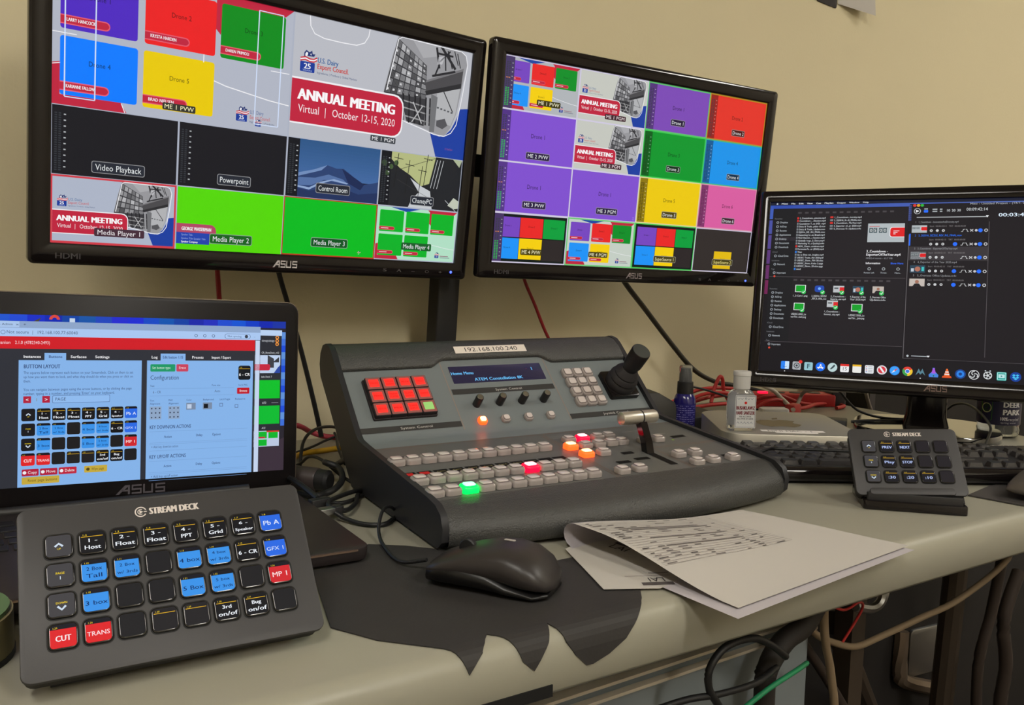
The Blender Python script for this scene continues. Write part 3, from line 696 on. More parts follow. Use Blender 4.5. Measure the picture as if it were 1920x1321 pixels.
# ------------------------------------------------------------------ right monitor
def screen_three():
    cv = Canvas(SW, SH)
    BG = (20, 17, 22); TX = (190, 198, 205); DIM = (120, 122, 128)
    cv.rect(0, 0, 1, 1, BG)
    n = 14                                            # blue desktop strip that shows at the top
    for k in range(n): cv.rect(k / n, 0.962, (k + 1) / n, 0.982, (int(44 + 60 * k / n), int(74 + 50 * k / n), int(170 + 20 * k / n)), 1)
    cv.rect(0, 0.982, 1, 1.0, (22, 26, 46), 1)
    for k in range(6): cv.rect(0, 0.90 - 0.09 * k, 0.010, 0.982 - 0.09 * k, (int(60 + 10 * k), int(90 - 12 * k), int(180 - 20 * k)), 1)
    for k in range(8): cv.rect(0.414, 0.88 + 0.0115 * k, 0.422, 0.89 + 0.0115 * k, (70, 84, 150), 2)
    cv.disc(0.021, 0.991, 0.005, TX, 2, 10)
    x = 0.034
    for w, t in ((0.020, 'Mitti'), (0.013, 'File'), (0.015, 'Edit'), (0.017, 'View'), (0.015, 'Cue'), (0.027, 'Playlist'), (0.026, 'Output'), (0.030, 'Window'), (0.017, 'Help')):
        cv.text(t, x, 0.987, 0.0085, (232, 236, 242), 2, w=w, bold=0.02); x += w + 0.0105
    W1 = (28, 24, 29); SB = (22, 22, 26)
    cv.rect(0.012, 0.173, 0.414, 0.960, W1, 1); cv.rect(0.012, 0.173, 0.084, 0.960, SB, 2)
    for v in (0.173, 0.552): cv.rect(0.012, v, 0.414, v + 0.0022, (86, 80, 84), 3)
    cv.rect(0.0865, 0.712, 0.0, 0.712, SB, 1)
    for base in (0.0, -0.419):
        items = [(0.897, 'Favorites', 0.016, 0.024, 0)]
        for k, (t, w) in enumerate((('Dropbox', 0.024), ('AirDrop', 0.021), ('Recents', 0.022), ('Applications', 0.036), ('Desktop', 0.023), ('Documents', 0.032), ('Downloads', 0.031))):
            items.append((0.873 - 0.0248 * k, t, 0.034, w, 1))
        items += [(0.697, 'iCloud', 0.016, 0.016, 0), (0.672, 'iCloud Drive', 0.034, 0.033, 1), (0.646, 'Locations', 0.016, 0.024, 0), (0.622, 'Network', 0.034, 0.024, 1), (0.595, 'Tags', 0.016, 0.011, 0), (0.572, 'Important', 0.034, 0.028, 1)]
        for v, t, u, w, ic in items:
            cv.text(t, u, v + base, 0.011 if ic else 0.008, TX if ic else DIM, 3, w=w)
            if ic: cv.disc(u - 0.0075, v + base + 0.005, 0.0078, (150, 156, 164), 3, 8, 0.0042)
        cv.disc(0.028, 0.556 + base, 0.006, (210, 70, 50), 4, 8)
        for k in range(14): cv.rect(0.088 + 0.021 * k, 0.930 + base + (0.0 if base == 0 else 0.02), 0.099 + 0.021 * k, 0.940 + base + (0.0 if base == 0 else 0.02), (70, 66, 70), 3)
    cv.rect(0.02, 0.768, 0.084, 0.790, (52, 48, 54), 2)
    files = ['1_Countdown...wisome.mp4', 'Countdown -...Election.mp4', 'Countdown T...te (HD) .mp4', 'Dairy & Trade...pdate v2.mov', 'Dairy & Trade...Update.mov', 'DJ2016_SIZ...RG_FINAL.mov',
             'Exporting U...to Brazil.mp4', 'Final Openin...s Session.mp4', 'Globally Inspi...S. Dairy.mp4', 'Marketing Vi...t Quality).m4v', 'NEW_Chann...untdown.mp4', 'Permeate-Pe...er (ENG).mp4', 'Titus',
             'Up to Date wit...Insights.mp4', 'USDEC Trade...Fall 2020.pdf', 'USDEC_Show...701120.xlsx', 'USDEC_Show...0.xlsx 2.zpgz', 'USDEC_Show...20.xlsx.zpgz', 'wed']
    for k, t in enumerate(files):
        v = 0.903 - 0.01680 * k
        cv.text(t, 0.0935, v - 0.005, 0.0095, (224, 230, 236), 3, w=0.080 if len(t) > 8 else 0.014)
        cv.rect(0.0865, v - 0.006, 0.0915, v + 0.006, (200, 44, 40) if k in (0, 1, 10) else (40, 120, 220) if k in (12, 18) else (120, 126, 132), 3)
    for k, t in enumerate(('1_Countdown...iversity.mp4', '2_DJ2016_SI...G_FINAL.mov', '3_Countdown...TheYear.mp4', '4_Exporter of...ar 2020.mp4', '5_Overseas O...Updates.m4v')):
        v = 0.905 - 0.0168 * k
        cv.text(t, 0.199, v - 0.005, 0.0095, (224, 230, 236), 3, w=0.081)
        cv.rect(0.187, v - 0.005, 0.196, v + 0.006, (200, 44, 40) if k in (0, 2) else (120, 126, 132), 3)
    def countdown(u0, v0, u1, v1, big=True):
        cv.push(u0, v0, u1, v1, lift=3); cv.rect(0, 0, 1, 1, (176, 184, 188))
        cv.rr(0.60, 0.26, 1.0, 0.80, 0.12, WHT, 1, (0, 1, 1, 0)); cv.rr(0.615, 0.29, 1.0, 0.77, 0.11, (220, 28, 32), 2, (0, 1, 1, 0))
        for k, t in enumerate('0500'):
            x = 0.04 + 0.115 * k + (0.035 if k > 1 else 0)
            cv.rect(x, 0.50, x + 0.10, 0.76, (60, 78, 84), 1)
            cv.text(t, x + 0.05, 0.55, 0.16, (236, 238, 238), 2, 'c')
        if big:
            for k in range(3): cv.rect(0.70, 0.58 - 0.08 * k, 0.86 - 0.05 * k, 0.61 - 0.08 * k, WHT, 3)
            cv.rect(0.04, 0.83, 0.32, 0.855, (200, 60, 60), 1)
        cv.pop()
    countdown(0.300, 0.758, 0.405, 0.866)
    cv.text('3_Countdown -', 0.299, 0.699, 0.0135, WHT, 3, w=0.062, bold=0.02); cv.text('ExporterOfTheYear.mp4', 0.299, 0.680, 0.0135, WHT, 3, w=0.098, bold=0.02)
    cv.text('MPEG-4 movie - 63.7 MB', 0.299, 0.661, 0.009, (150, 152, 158), 3, w=0.076)
    cv.text('Information', 0.299, 0.632, 0.0115, WHT, 3, w=0.042, bold=0.02); cv.text('Show More', 0.370, 0.632, 0.010, (50, 110, 255), 3, w=0.036, bold=0.02)
    for k, t in enumerate(('Rotate Left', 'Trim', 'More...')):
        cv.disc(0.310 + 0.041 * k, 0.605, 0.009, (150, 156, 160), 3, 10, 0.005); cv.text(t, 0.310 + 0.041 * k, 0.579, 0.008, TX, 3, 'c', w=0.030 if k == 0 else 0.018)
    names2 = (('1_2-Cam-1.png', ''), ('2_DJ2016_SIZZLE', '_REV_R...INAL_mov'), ('3_Countdown -', 'Exporte...ear.mp4'), ('4_Exporter of the', 'Year 2020.mp4'), ('5_Overseas Office', 'Updates.m4v'))
    def thumb(u, v, kind):
        if kind == 0: cv.rect(u - 0.016, v - 0.022, u + 0.016, v + 0.020, WHT, 3); cv.rect(u - 0.014, v - 0.019, u + 0.014, v + 0.017, (10, 160, 40), 4)
        elif kind == 1: cv.rr(u - 0.014, v - 0.020, u + 0.014, v + 0.018, 0.012, (30, 70, 170), 3); cv.disc(u, v, 0.008, (120, 180, 255), 4, 10)
        elif kind == 2: cv.rect(u - 0.016, v - 0.020, u + 0.016, v + 0.018, (186, 190, 194), 3); cv.rect(u + 0.003, v - 0.012, u + 0.016, v + 0.010, (216, 36, 40), 4); cv.rect(u - 0.013, v + 0.0, u - 0.001, v + 0.008, (90, 96, 100), 4)
        elif kind == 3: cv.rect(u - 0.016, v - 0.020, u + 0.016, v + 0.018, (40, 70, 90), 3); cv.disc(u - 0.001, v - 0.002, 0.013, (176, 110, 90), 4, 10); cv.rect(u + 0.008, v - 0.012, u + 0.014, v + 0.010, (60, 190, 190), 4); cv.rect(u - 0.014, v - 0.016, u - 0.008, v + 0.004, (190, 200, 210), 4)
        else: cv.rect(u - 0.016, v - 0.020, u + 0.016, v + 0.018, (190, 180, 172), 3); cv.disc(u, v + 0.003, 0.008, (160, 110, 90), 5, 8); cv.poly([(u - 0.011, v - 0.020), (u - 0.006, v - 0.006), (u + 0.006, v - 0.006), (u + 0.011, v - 0.020)], (34, 30, 34), 4)
    def tick(u, v): cv.disc(u, v, 0.0125, (40, 190, 80), 6, 12); cv.line([(u - 0.004, v), (u - 0.001, v - 0.005), (u + 0.004, v + 0.006)], 0.004, WHT, 7)
    for k in range(5):
        u = 0.111 + 0.057 * k; thumb(u, 0.487, k); tick(u + 0.010, 0.466)
        cv.text(names2[k][0], u, 0.439, 0.010, (224, 228, 232), 3, 'c', w=0.045)
        if names2[k][1]: cv.text(names2[k][1], u, 0.424, 0.010, (224, 228, 232), 3, 'c', w=0.045)
    for u, v, k, a, b in ((0.110, 0.382, 0, 'USDEC-2020_Lo', 'werThir...back.png'), (0.209, 0.402, 2, '1_Countdown -', 'Innovati...sity.mp4'), (0.281, 0.384, 0, 'USDEC-2020_Lo', 'werThir..._John.png')):
        thumb(u, v, k); tick(u + 0.010, v - 0.022); cv.text(a, u, v - 0.05, 0.010, (224, 228, 232), 3, 'c', w=0.046); cv.text(b, u, v - 0.066, 0.010, (224, 228, 232), 3, 'c', w=0.046)
    # cue list window
    cv.rect(0.417, 0.111, 0.995, 0.976, (24, 20, 25), 2)
    cv.rect(0.417, 0.111, 0.4185, 0.80, (110, 106, 110), 3); cv.rect(0.633, 0.135, 0.6345, 0.87, (84, 80, 84), 3); cv.rect(0.417, 0.111, 0.995, 0.1125, (90, 86, 90), 3)
    for k, c in enumerate(((214, 54, 50), (222, 160, 40), (40, 180, 60))): cv.disc(0.430 + 0.0105 * k, 0.967, 0.0085, c, 3, 10)
    cv.disc(0.438, 0.934, 0.017, (200, 204, 208), 3, 18, 0.014); cv.poly([(0.434, 0.925), (0.434, 0.943), (0.4435, 0.934)], WHT, 3)
    cv.rr(0.456, 0.925, 0.468, 0.940, 0.004, (40, 110, 250), 3); cv.rect(0.457, 0.943, 0.467, 0.949, (170, 176, 180), 3)
    for u in (0.480, 0.486, 0.500): cv.rect(u, 0.928, u + 0.007, 0.934, (170, 176, 180), 3); cv.rect(u, 0.940, u + 0.007, 0.946, (170, 176, 180), 3)
    for k, t in enumerate(('10', '20', '30')): cv.text(t, 0.518 + 0.0145 * k, 0.929, 0.013, (196, 200, 204), 3, w=0.010, bold=0.02)
    cv.text('00:09:42:14', 0.572, 0.932, 0.0165, (214, 220, 224), 3, w=0.057); cv.text('00:03:41:22', 0.657, 0.897, 0.019, (220, 236, 250), 3, w=0.105, bold=0.03)
    cv.text('Mitti - Untitled Project - (TRT: 00:01:01:01)', 0.581, 0.966, 0.010, (176, 180, 186), 3, w=0.19)
    cv.rect(0.437, 0.896, 0.628, 0.900, (190, 194, 198), 3); cv.poly([(0.624, 0.905), (0.632, 0.905), (0.628, 0.893)], WHT, 4)
    cues = ((0.866, '1   1_Countdown - InnovationAndDiversity.mp4', 0), (0.790, '2   2_DJ2016_SIZZLE_REV_RG_FINAL.mov', 1), (0.716, '3   3_Countdown - ExporterOfTheYear.mp4', 2), (0.640, '4   4_Exporter of the Year 2020.mp4', 3), (0.565, '5   5_Overseas Office Updates.m4v', 4))
    cv.rect(0.4185, 0.655, 0.633, 0.732, (54, 50, 54), 3); cv.rect(0.4185, 0.738, 0.4225, 0.805, (36, 110, 255), 3)
    for v, t, k in cues:
        cv.text(t, 0.434, v, 0.0105, (40, 120, 255) if k == 1 else (150, 152, 156), 5, w=0.118 if k != 1 else 0.128)
        if k in (0, 2): countdown(0.425, v - 0.055, 0.467, v - 0.013, False)
        elif k == 3: cv.rect(0.425, v - 0.055, 0.467, v - 0.013, (40, 66, 84), 4); cv.disc(0.446, v - 0.034, 0.014, (176, 112, 92), 5, 12); cv.rect(0.457, v - 0.046, 0.464, v - 0.022, (60, 190, 190), 5); cv.rect(0.428, v - 0.048, 0.436, v - 0.030, (190, 200, 210), 5)
        elif k == 4: cv.rect(0.425, v - 0.055, 0.467, v - 0.013, (196, 186, 178), 4); cv.disc(0.446, v - 0.030, 0.010, (164, 112, 92), 6, 10); cv.poly([(0.434, v - 0.055), (0.440, v - 0.040), (0.452, v - 0.040), (0.458, v - 0.055)], (30, 28, 32), 5)
        cv.text('Start  00:00:42:13   TRT  00:05:00:00', 0.474, v - 0.023, 0.008, (130, 126, 128), 5, w=0.098)
        for q in range(3): cv.disc(0.479 + 0.0165 * q, v - 0.044, 0.0075, (206, 208, 210), 5, 8, 0.003 if q != 1 else 0)
        if k in (1, 3, 4): cv.disc(0.545, v - 0.044, 0.011, (36, 110, 255), 5, 10)
        cv.line([(0.560, v - 0.050), (0.564, v - 0.050), (0.566, v - 0.038), (0.570, v - 0.038)], 0.003, (206, 208, 210), 5); cv.line([(0.572, v - 0.038), (0.575, v - 0.038), (0.577, v - 0.050), (0.580, v - 0.050)], 0.003, (206, 208, 210), 5)
        cv.line([(0.584, v - 0.050), (0.592, v - 0.038)], 0.004, (200, 200, 204), 5); cv.line([(0.584, v - 0.038), (0.592, v - 0.050)], 0.004, (200, 200, 204), 5)
        cv.disc(0.600, v - 0.044, 0.007, (200, 200, 204), 5, 8); cv.disc(0.611, v - 0.044, 0.011, (36, 110, 255), 5, 10); cv.disc(0.626, v - 0.044, 0.009, (200, 200, 204), 5, 10, 0.005)
    cv.disc(0.430, 0.126, 0.006, TX, 4, 8); cv.rect(0.440, 0.125, 0.485, 0.128, TX, 4); cv.poly([(0.482, 0.131), (0.490, 0.131), (0.486, 0.121)], WHT, 4)
    # dock
    for k in range(19):
        u = 0.080 + 0.0352 * k; v = 0.042
        def sq(c, r_=0.006): cv.rr(u - 0.0125, v - 0.023, u + 0.0125, v + 0.022, r_, c, 3)
        def ci(c, r_=0.025, l=3): cv.disc(u, v, r_, c, l, 20)
        if k == 0: sq((40, 130, 240)); cv.rect(u, v - 0.022, u + 0.0122, v + 0.021, (200, 226, 246), 4); cv.disc(u, v - 0.002, 0.011, (30, 60, 120), 5, 10, 0.009, 200, 340); cv.disc(u, v - 0.034, 0.003, WHT, 4, 6)
        elif k == 1: sq((170, 174, 178)); cv.disc(u, v, 0.016, (50, 56, 62), 4, 16, 0.012); cv.disc(u, v, 0.006, (50, 56, 62), 4, 10); cv.disc(u + 0.011, v + 0.022, 0.010, (230, 50, 44), 6, 10)
        elif k == 2: sq((150, 196, 206)); cv.text('F', u, v - 0.013, 0.026, (40, 70, 84), 4, 'c', bold=0.02)
        elif k == 3: ci((22, 110, 240)); cv.line([(u - 0.006, v - 0.012), (u + 0.002, v + 0.014)], 0.005, WHT, 4); cv.line([(u + 0.007, v - 0.012), (u - 0.001, v + 0.014)], 0.005, WHT, 4); cv.line([(u - 0.009, v - 0.005), (u + 0.009, v - 0.005)], 0.005, WHT, 4)
        elif k == 4: ci((186, 212, 214)); cv.poly([(u - 0.007, v - 0.010), (u + 0.003, v + 0.013), (u + 0.008, v + 0.015), (u + 0.006, v + 0.003), (u - 0.003, v - 0.012)], (60, 76, 84), 4)
        elif k == 5: sq((236, 236, 238)); cv.rect(u - 0.0125, v + 0.010, u + 0.0125, v + 0.022, (218, 44, 40), 4); cv.text('15', u, v - 0.014, 0.018, (50, 50, 54), 4, 'c')
        elif k == 6: sq((234, 234, 230)); cv.rect(u - 0.0125, v + 0.012, u + 0.0125, v + 0.022, (232, 180, 40), 4)
        elif k == 7:
            sq((224, 228, 232))
            for q in range(4): cv.rect(u - 0.003, v + 0.012 - 0.009 * q, u + 0.009, v + 0.015 - 0.009 * q, (150, 154, 160), 4); cv.disc(u - 0.008, v + 0.0135 - 0.009 * q, 0.003, (90, 120, 200) if q % 2 else (210, 70, 60), 4, 6)
        elif k == 8: ci((226, 222, 226)); ci((214, 54, 66), 0.019, 4); cv.poly([(u - 0.008, v + 0.013), (u - 0.003, v + 0.016), (u + 0.008, v - 0.012), (u + 0.003, v - 0.016)], WHT, 5)
        elif k == 9: ci((44, 140, 236)); ci((60, 160, 246), 0.021, 4); cv.poly([(u + 0.009, v + 0.014), (u + 0.0015, v - 0.003), (u - 0.0015, v + 0.003)], (230, 60, 50), 5); cv.poly([(u - 0.009, v - 0.014), (u + 0.0015, v - 0.003), (u - 0.0015, v + 0.003)], WHT, 5)
        elif k == 10:
            for q, c in enumerate(((220, 60, 48), (60, 160, 76), (238, 196, 50))): cv.disc(u, v, 0.025, c, 3, 8, 0.0, 30 + 120 * q, 150 + 120 * q)
            ci(WHT, 0.012, 4); ci((60, 120, 220), 0.0095, 5)
        elif k == 11: cv.poly([(u - 0.013, v - 0.018), (u - 0.005, v + 0.018), (u, v), (u + 0.005, v + 0.018), (u + 0.013, v - 0.018), (u + 0.005, v - 0.004), (u, v - 0.014), (u - 0.005, v - 0.004)], (86, 130, 146), 3); cv.disc(u, v - 0.034, 0.003, WHT, 4, 6)
        elif k == 12: cv.poly([(u - 0.003, v + 0.026), (u + 0.003, v + 0.026), (u + 0.003, v + 0.008), (u + 0.013, v - 0.012), (u + 0.012, v - 0.024), (u - 0.012, v - 0.024), (u - 0.013, v - 0.012), (u - 0.003, v + 0.008)], (70, 130, 220), 3); cv.poly([(u - 0.002, v + 0.024), (u + 0.002, v + 0.024), (u + 0.006, v - 0.004), (u - 0.006, v - 0.004)], (170, 90, 220), 4); cv.disc(u, v - 0.017, 0.004, (30, 110, 60), 5, 8)
        elif k == 13: cv.poly([(u - 0.013, v - 0.024), (u + 0.013, v - 0.024), (u + 0.011, v - 0.014), (u - 0.011, v - 0.014)], (220, 80, 30), 3); cv.poly([(u - 0.008, v - 0.014), (u + 0.008, v - 0.014), (u + 0.002, v + 0.024), (u - 0.002, v + 0.024)], (232, 110, 50), 3); cv.rect(u - 0.0045, v + 0.004, u + 0.0045, v + 0.010, WHT, 4); cv.rect(u - 0.0065, v - 0.008, u + 0.0065, v - 0.002, WHT, 4)
        elif k == 14: ci((24, 66, 140)); ci((40, 130, 230), 0.018, 4); cv.disc(u, v, 0.008, (20, 60, 130), 5, 10)
        elif k == 15:
            ci((226, 228, 230)); ci((24, 22, 28), 0.022, 4)
            for q in range(3): cv.disc(u + 0.0045 * math.cos(R(90 + 120 * q)), v + 0.008 * math.sin(R(90 + 120 * q)), 0.012, (216, 220, 222), 5, 10, 0.008, 90 + 120 * q - 20, 90 + 120 * q + 160)
        elif k == 16:
            ci((206, 210, 212), 0.020)
            for q in range(5): cv.disc(u + 0.0062 * math.cos(R(72 * q)), v + 0.011 * math.sin(R(72 * q)), 0.0055, (34, 32, 36), 4, 8)
            cv.disc(u - 0.006, v + 0.024, 0.004, TX, 3, 6); cv.disc(u + 0.006, v + 0.024, 0.004, TX, 3, 6)
        elif k == 17: sq((24, 160, 150)); cv.frame(u - 0.011, v - 0.020, u + 0.011, v + 0.019, 0.003, (180, 232, 228), 4); cv.rr(u - 0.008, v - 0.010, u + 0.008, v + 0.010, 0.003, (190, 226, 226), 4); cv.poly([(u - 0.002, v - 0.005), (u - 0.002, v + 0.005), (u + 0.003, v)], (30, 120, 120), 5)
        else:
            ci((18, 60, 150))
            for dx, dy in ((-0.0045, 0.008), (0.0045, 0.008), (-0.0045, -0.003), (0.0045, -0.003), (0, -0.011)): cv.poly([(u + dx - 0.0045, v + dy), (u + dx, v + dy + 0.006), (u + dx + 0.0045, v + dy), (u + dx, v + dy - 0.006)], (70, 190, 240), 4)
    return cv
m3 = monitor('black monitor on its own stand at right showing a dark file browser and dock',
             plate_m((1.2775, 0.7393, 0.0975), -56.994, 15.25, -0.487), screen_three(), (0.018, 0.018, 0.026, 0.021), (120, 100, 92), led=False, hdmi=True)
# its neck and base are parts of the same monitor (built level, in the monitor's frame)
_inv = m3.matrix_world.inverted()
BM = T(Vector((1.342, 0.784, 0.0008))) @ RZ(-57)
prof = []
for i in range(40):
    a = 2 * PI * i / 40; ca, sa = math.cos(a), math.sin(a)
    rx = 0.112; ry = 0.098
    e = 0.72
    prof.append((rx * math.copysign(abs(ca) ** e, ca), ry * math.copysign(abs(sa) ** e, sa)))
M_base = mat('mirror_black_plastic', (16, 15, 16), 0.05, spec=0.8, coat=1.0)
obj('base', MB().loft([[(p[0], p[1], 0) for p in prof], [(p[0], p[1], 0.0095) for p in prof], [(p[0] * 0.985, p[1] * 0.985, 0.0120) for p in prof]]), M_base, m3, _inv @ BM)
obj('neck', MB().loft([[(x * s_, y * t_ + o_, z) for x, y in rrect(0.062, 0.030, 0.008, 3)] for z, s_, t_, o_ in ((0.011, 1.15, 1.5, 0.005), (0.03, 0.98, 1.1, 0.0), (0.12, 0.9, 1.0, -0.002), (0.20, 0.9, 1.0, -0.002))]), M_gloss, m3, _inv @ BM)

# ------------------------------------------------------------------ laptop
LW, LH = 0.2945, 0.1655
def screen_laptop():
    cv = Canvas(LW, LH); PANEL = (132, 178, 232); DK = (44, 46, 54)
    cv.rect(0, 0, 1, 1, (38, 34, 44))
    for k in range(20): cv.rect(k / 20, 0.955, (k + 1) / 20, 1.0, (int(18 + 14 * math.sin(k)), int(60 + 24 * math.sin(k * 1.3)), int(186 + 24 * math.sin(k * 0.9))), 1)
    for k in range(14): cv.rect(0.985, 0.30 + 0.045 * k, 1.0, 0.345 + 0.045 * k, (int(60 + 40 * math.sin(k * 2.1)), int(110 + 40 * math.sin(k * 2.1)), 214), 1)
    cv.poly([(0.90, 0.0), (1, 0), (1, 0.22), (0.96, 0.19), (0.93, 0.20), (0.90, 0.14)], (58, 46, 58), 2)
    cv.disc(0.228, 0.975, 0.028, (214, 70, 60), 2, 14, 0.012, 0, 180); cv.rect(0.272, 0.955, 0.288, 0.985, (196, 212, 232), 2); cv.poly([(0.16, 0.955), (0.19, 0.985), (0.18, 0.955)], (70, 66, 60), 2)
    # second window behind
    cv.rect(0.89, 0.905, 0.986, 0.942, (184, 208, 240), 2); cv.rect(0.89, 0.16, 0.984, 0.905, (40, 42, 50), 2)
    cv.text('ckmagicdesign', 0.91, 0.865, 0.014, (200, 204, 212), 3, w=0.048)
    for k in range(3): cv.disc(0.968, 0.893 - 0.022 * k, 0.012, (240, 150, 60), 3, 10, 0.006)
    cv.text('CR_ShowDeck_v4.2', 0.91, 0.785, 0.012, (214, 218, 224), 3, w=0.066)
    cv.push(0.885, 0.655, 0.981, 0.775, lift=3); cv.rect(0, 0, 1, 1, (190, 208, 236)); cv.poly([(0.5, 1), (0.75, 0.8), (0.75, 0.3), (0.5, 0.3)], (60, 62, 70), 1); cv.poly([(0.7, 0.6), (0.95, 0.9), (0.95, 0.6)], (50, 52, 60), 1); cv.rr(0, 0.15, 0.6, 0.5, 0.1, (196, 36, 62), 2, (1, 0, 0, 1)); cv.poly([(0.75, 0), (1, 0), (1, 0.45), (0.9, 0.3)], (40, 70, 160), 1); cv.pop()
    cv.text('lade Deck 7', 0.91, 0.625, 0.012, (214, 218, 224), 3, w=0.04)
    cv.rect(0.885, 0.486, 0.981, 0.608, (0, 190, 40), 3); cv.text('LE2', 0.915, 0.452, 0.012, (214, 218, 224), 3, w=0.016); cv.rect(0.95, 0.454, 0.976, 0.460, (110, 112, 120), 3)
    cv.rect(0.885, 0.315, 0.981, 0.437, (0, 186, 48), 3); cv.text('ACE', 0.915, 0.283, 0.012, (214, 218, 224), 3, w=0.014)
    cv.push(0.885, 0.165, 0.981, 0.270, lift=3); cv.rect(0, 0, 1, 1, (186, 200, 224)); cv.rect(0.2, 0.52, 0.52, 0.95, (4, 180, 44), 1); cv.rect(0.58, 0.52, 0.95, 0.92, (4, 180, 44), 1); cv.rect(0.2, 0.05, 0.52, 0.45, (4, 180, 44), 1); cv.rect(0.5, 0.9, 1, 1, (200, 40, 40), 1); cv.rect(0.2, 0.54, 0.45, 0.62, CRIM, 2); cv.pop()
    # browser window
    cv.rect(0, 0, 0.905, 0.960, (60, 64, 74), 3); cv.rect(0, 0.922, 0.905, 0.962, (140, 164, 200), 4); cv.rect(0, 0.926, 0.128, 0.960, (168, 196, 234), 5)
    cv.text('in - Admin', 0.06, 0.937, 0.012, (60, 74, 100), 6, w=0.05); cv.text('x  +', 0.118, 0.937, 0.012, (60, 74, 100), 6, w=0.03)
    cv.rect(0, 0.874, 0.905, 0.923, (168, 198, 240), 4)
    cv.text('Not secure  |  192.168.100.77:60040', 0.092, 0.890, 0.018, (70, 86, 116), 6, w=0.205); cv.disc(0.083, 0.897, 0.012, (70, 86, 116), 6, 12, 0.010)
    for u in (0.675, 0.705, 0.735): cv.disc(u, 0.896, 0.010, (70, 86, 116), 6, 10, 0.007)
    cv.rr(0.775, 0.880, 0.868, 0.912, 0.015, (90, 110, 150), 5); cv.rr(0.7765, 0.882, 0.8665, 0.910, 0.014, (172, 202, 244), 6); cv.text('Not syncing', 0.785, 0.890, 0.013, (60, 76, 110), 7, w=0.05); cv.disc(0.853, 0.896, 0.011, (60, 66, 80), 7, 12); cv.text('...', 0.88, 0.892, 0.012, (60, 76, 110), 7)
    cv.rect(0, 0.803, 0.885, 0.874, (206, 24, 36), 5); cv.text('Companion', 0.044, 0.830, 0.018, (246, 214, 220), 6, w=0.06); cv.text('2.1.0 (4782340-2493)', 0.116, 0.830, 0.018, (246, 214, 220), 6, w=0.10)
    cv.rect(0, 0, 0.885, 0.803, DK, 4); cv.rect(0.887, 0, 0.903, 0.870, (196, 212, 238), 5)
    cv.rect(0.127, 0.0, 0.496, 0.737, PANEL, 5); cv.rect(0.513, 0.0, 0.879, 0.737, PANEL, 5)
    cv.rect(0.200, 0.737, 0.263, 0.780, PANEL, 5); cv.rect(0.557, 0.737, 0.640, 0.780, PANEL, 5)
    for t, u, w, c in (('Instances', 0.140, 0.050, WHT), ('Buttons', 0.212, 0.040, (60, 84, 130)), ('Surfaces', 0.276, 0.048, WHT), ('Settings', 0.350, 0.044, WHT), ('Log', 0.527, 0.020, WHT), ('Edit button 1.15', 0.564, 0.068, (60, 84, 130)), ('Presets', 0.662, 0.040, WHT), ('Import / Export', 0.730, 0.068, WHT)):
        cv.text(t, u, 0.750, 0.016, c, 6, w=w, bold=0.02)
    ink = (54, 74, 116)
    cv.text('BUTTON LAYOUT', 0.141, 0.690, 0.022, ink, 6, w=0.105, bold=0.02)
    for k, t in enumerate(('The squares below represent each button on your Streamdeck. Click on them to set', 'up how you want them to look, and what they should do when you press or click on', 'them.', '', 'You can navigate between pages using the arrow buttons, or by clicking the page', "number, typing in a number, and pressing 'Enter' on your keyboard.")):
        if t: cv.text(t, 0.141, 0.657 - 0.0245 * k, 0.0150, ink, 6, w=0.332 * len(t) / 81)
    cv.rect(0.141, 0.488, 0.163, 0.528, (176, 30, 60), 6); cv.rect(0.195, 0.488, 0.217, 0.528, (176, 30, 60), 6); cv.text('<', 0.152, 0.498, 0.018, WHT, 7, 'c', bold=0.03); cv.text('>', 0.206, 0.498, 0.018, WHT, 7, 'c', bold=0.03); cv.text('1', 0.179, 0.498, 0.018, (130, 130, 90), 6, 'c')
    cv.rr(0.224, 0.485, 0.397, 0.530, 0.006, (96, 128, 176), 6); cv.rr(0.2255, 0.488, 0.3955, 0.527, 0.006, (142, 186, 238), 7); cv.text('PAGE', 0.232, 0.499, 0.018, (60, 76, 110), 8, w=0.032)
    keys = deck_pages()
    for r_ in range(4):
        for c_ in range(8):
            u0 = 0.136 + 0.0440 * c_; v0 = 0.462 - 0.0865 * (r_ + 1)
            cv.push(u0, v0 + 0.008, u0 + 0.0395, v0 + 0.080, lift=6); deck_key(cv, keys[r_][c_], True); cv.pop()
    for t, u, w, c, fc in (('Copy', 0.139, 0.048, (176, 30, 60), WHT), ('Move', 0.191, 0.050, (176, 30, 60), WHT), ('Delete', 0.245, 0.053, (190, 32, 56), WHT), ('Wipe page', 0.321, 0.070, (196, 168, 60), (80, 66, 20))):
        cv.rr(u, 0.064, u + w, 0.104, 0.005, c, 6); cv.text(t, u + w / 2 + 0.006, 0.077, 0.016, fc, 7, 'c', w=w * 0.55); cv.disc(u + w * 0.16, 0.084, 0.010, fc, 7, 8)
    cv.rr(0.139, 0.016, 0.247, 0.058, 0.005, (196, 168, 60), 6); cv.text('Reset page buttons', 0.156, 0.030, 0.016, (90, 74, 20), 7, w=0.085)
    # right panel
    cv.rr(0.524, 0.668, 0.606, 0.714, 0.006, (26, 150, 100), 6); cv.text('Set button type', 0.530, 0.684, 0.016, (200, 236, 220), 7, w=0.060); cv.rr(0.610, 0.668, 0.650, 0.714, 0.006, (200, 64, 90), 6); cv.text('Erase', 0.618, 0.684, 0.016, (240, 210, 220), 7, w=0.024)
    cv.text('Configuration', 0.524, 0.618, 0.026, ink, 6, w=0.095)
    cv.push(0.826, 0.612, 0.870, 0.705, lift=6); deck_key(cv, ('6 - CR', '', (14, 18, 26), WHT, '1.15'), True); cv.pop()
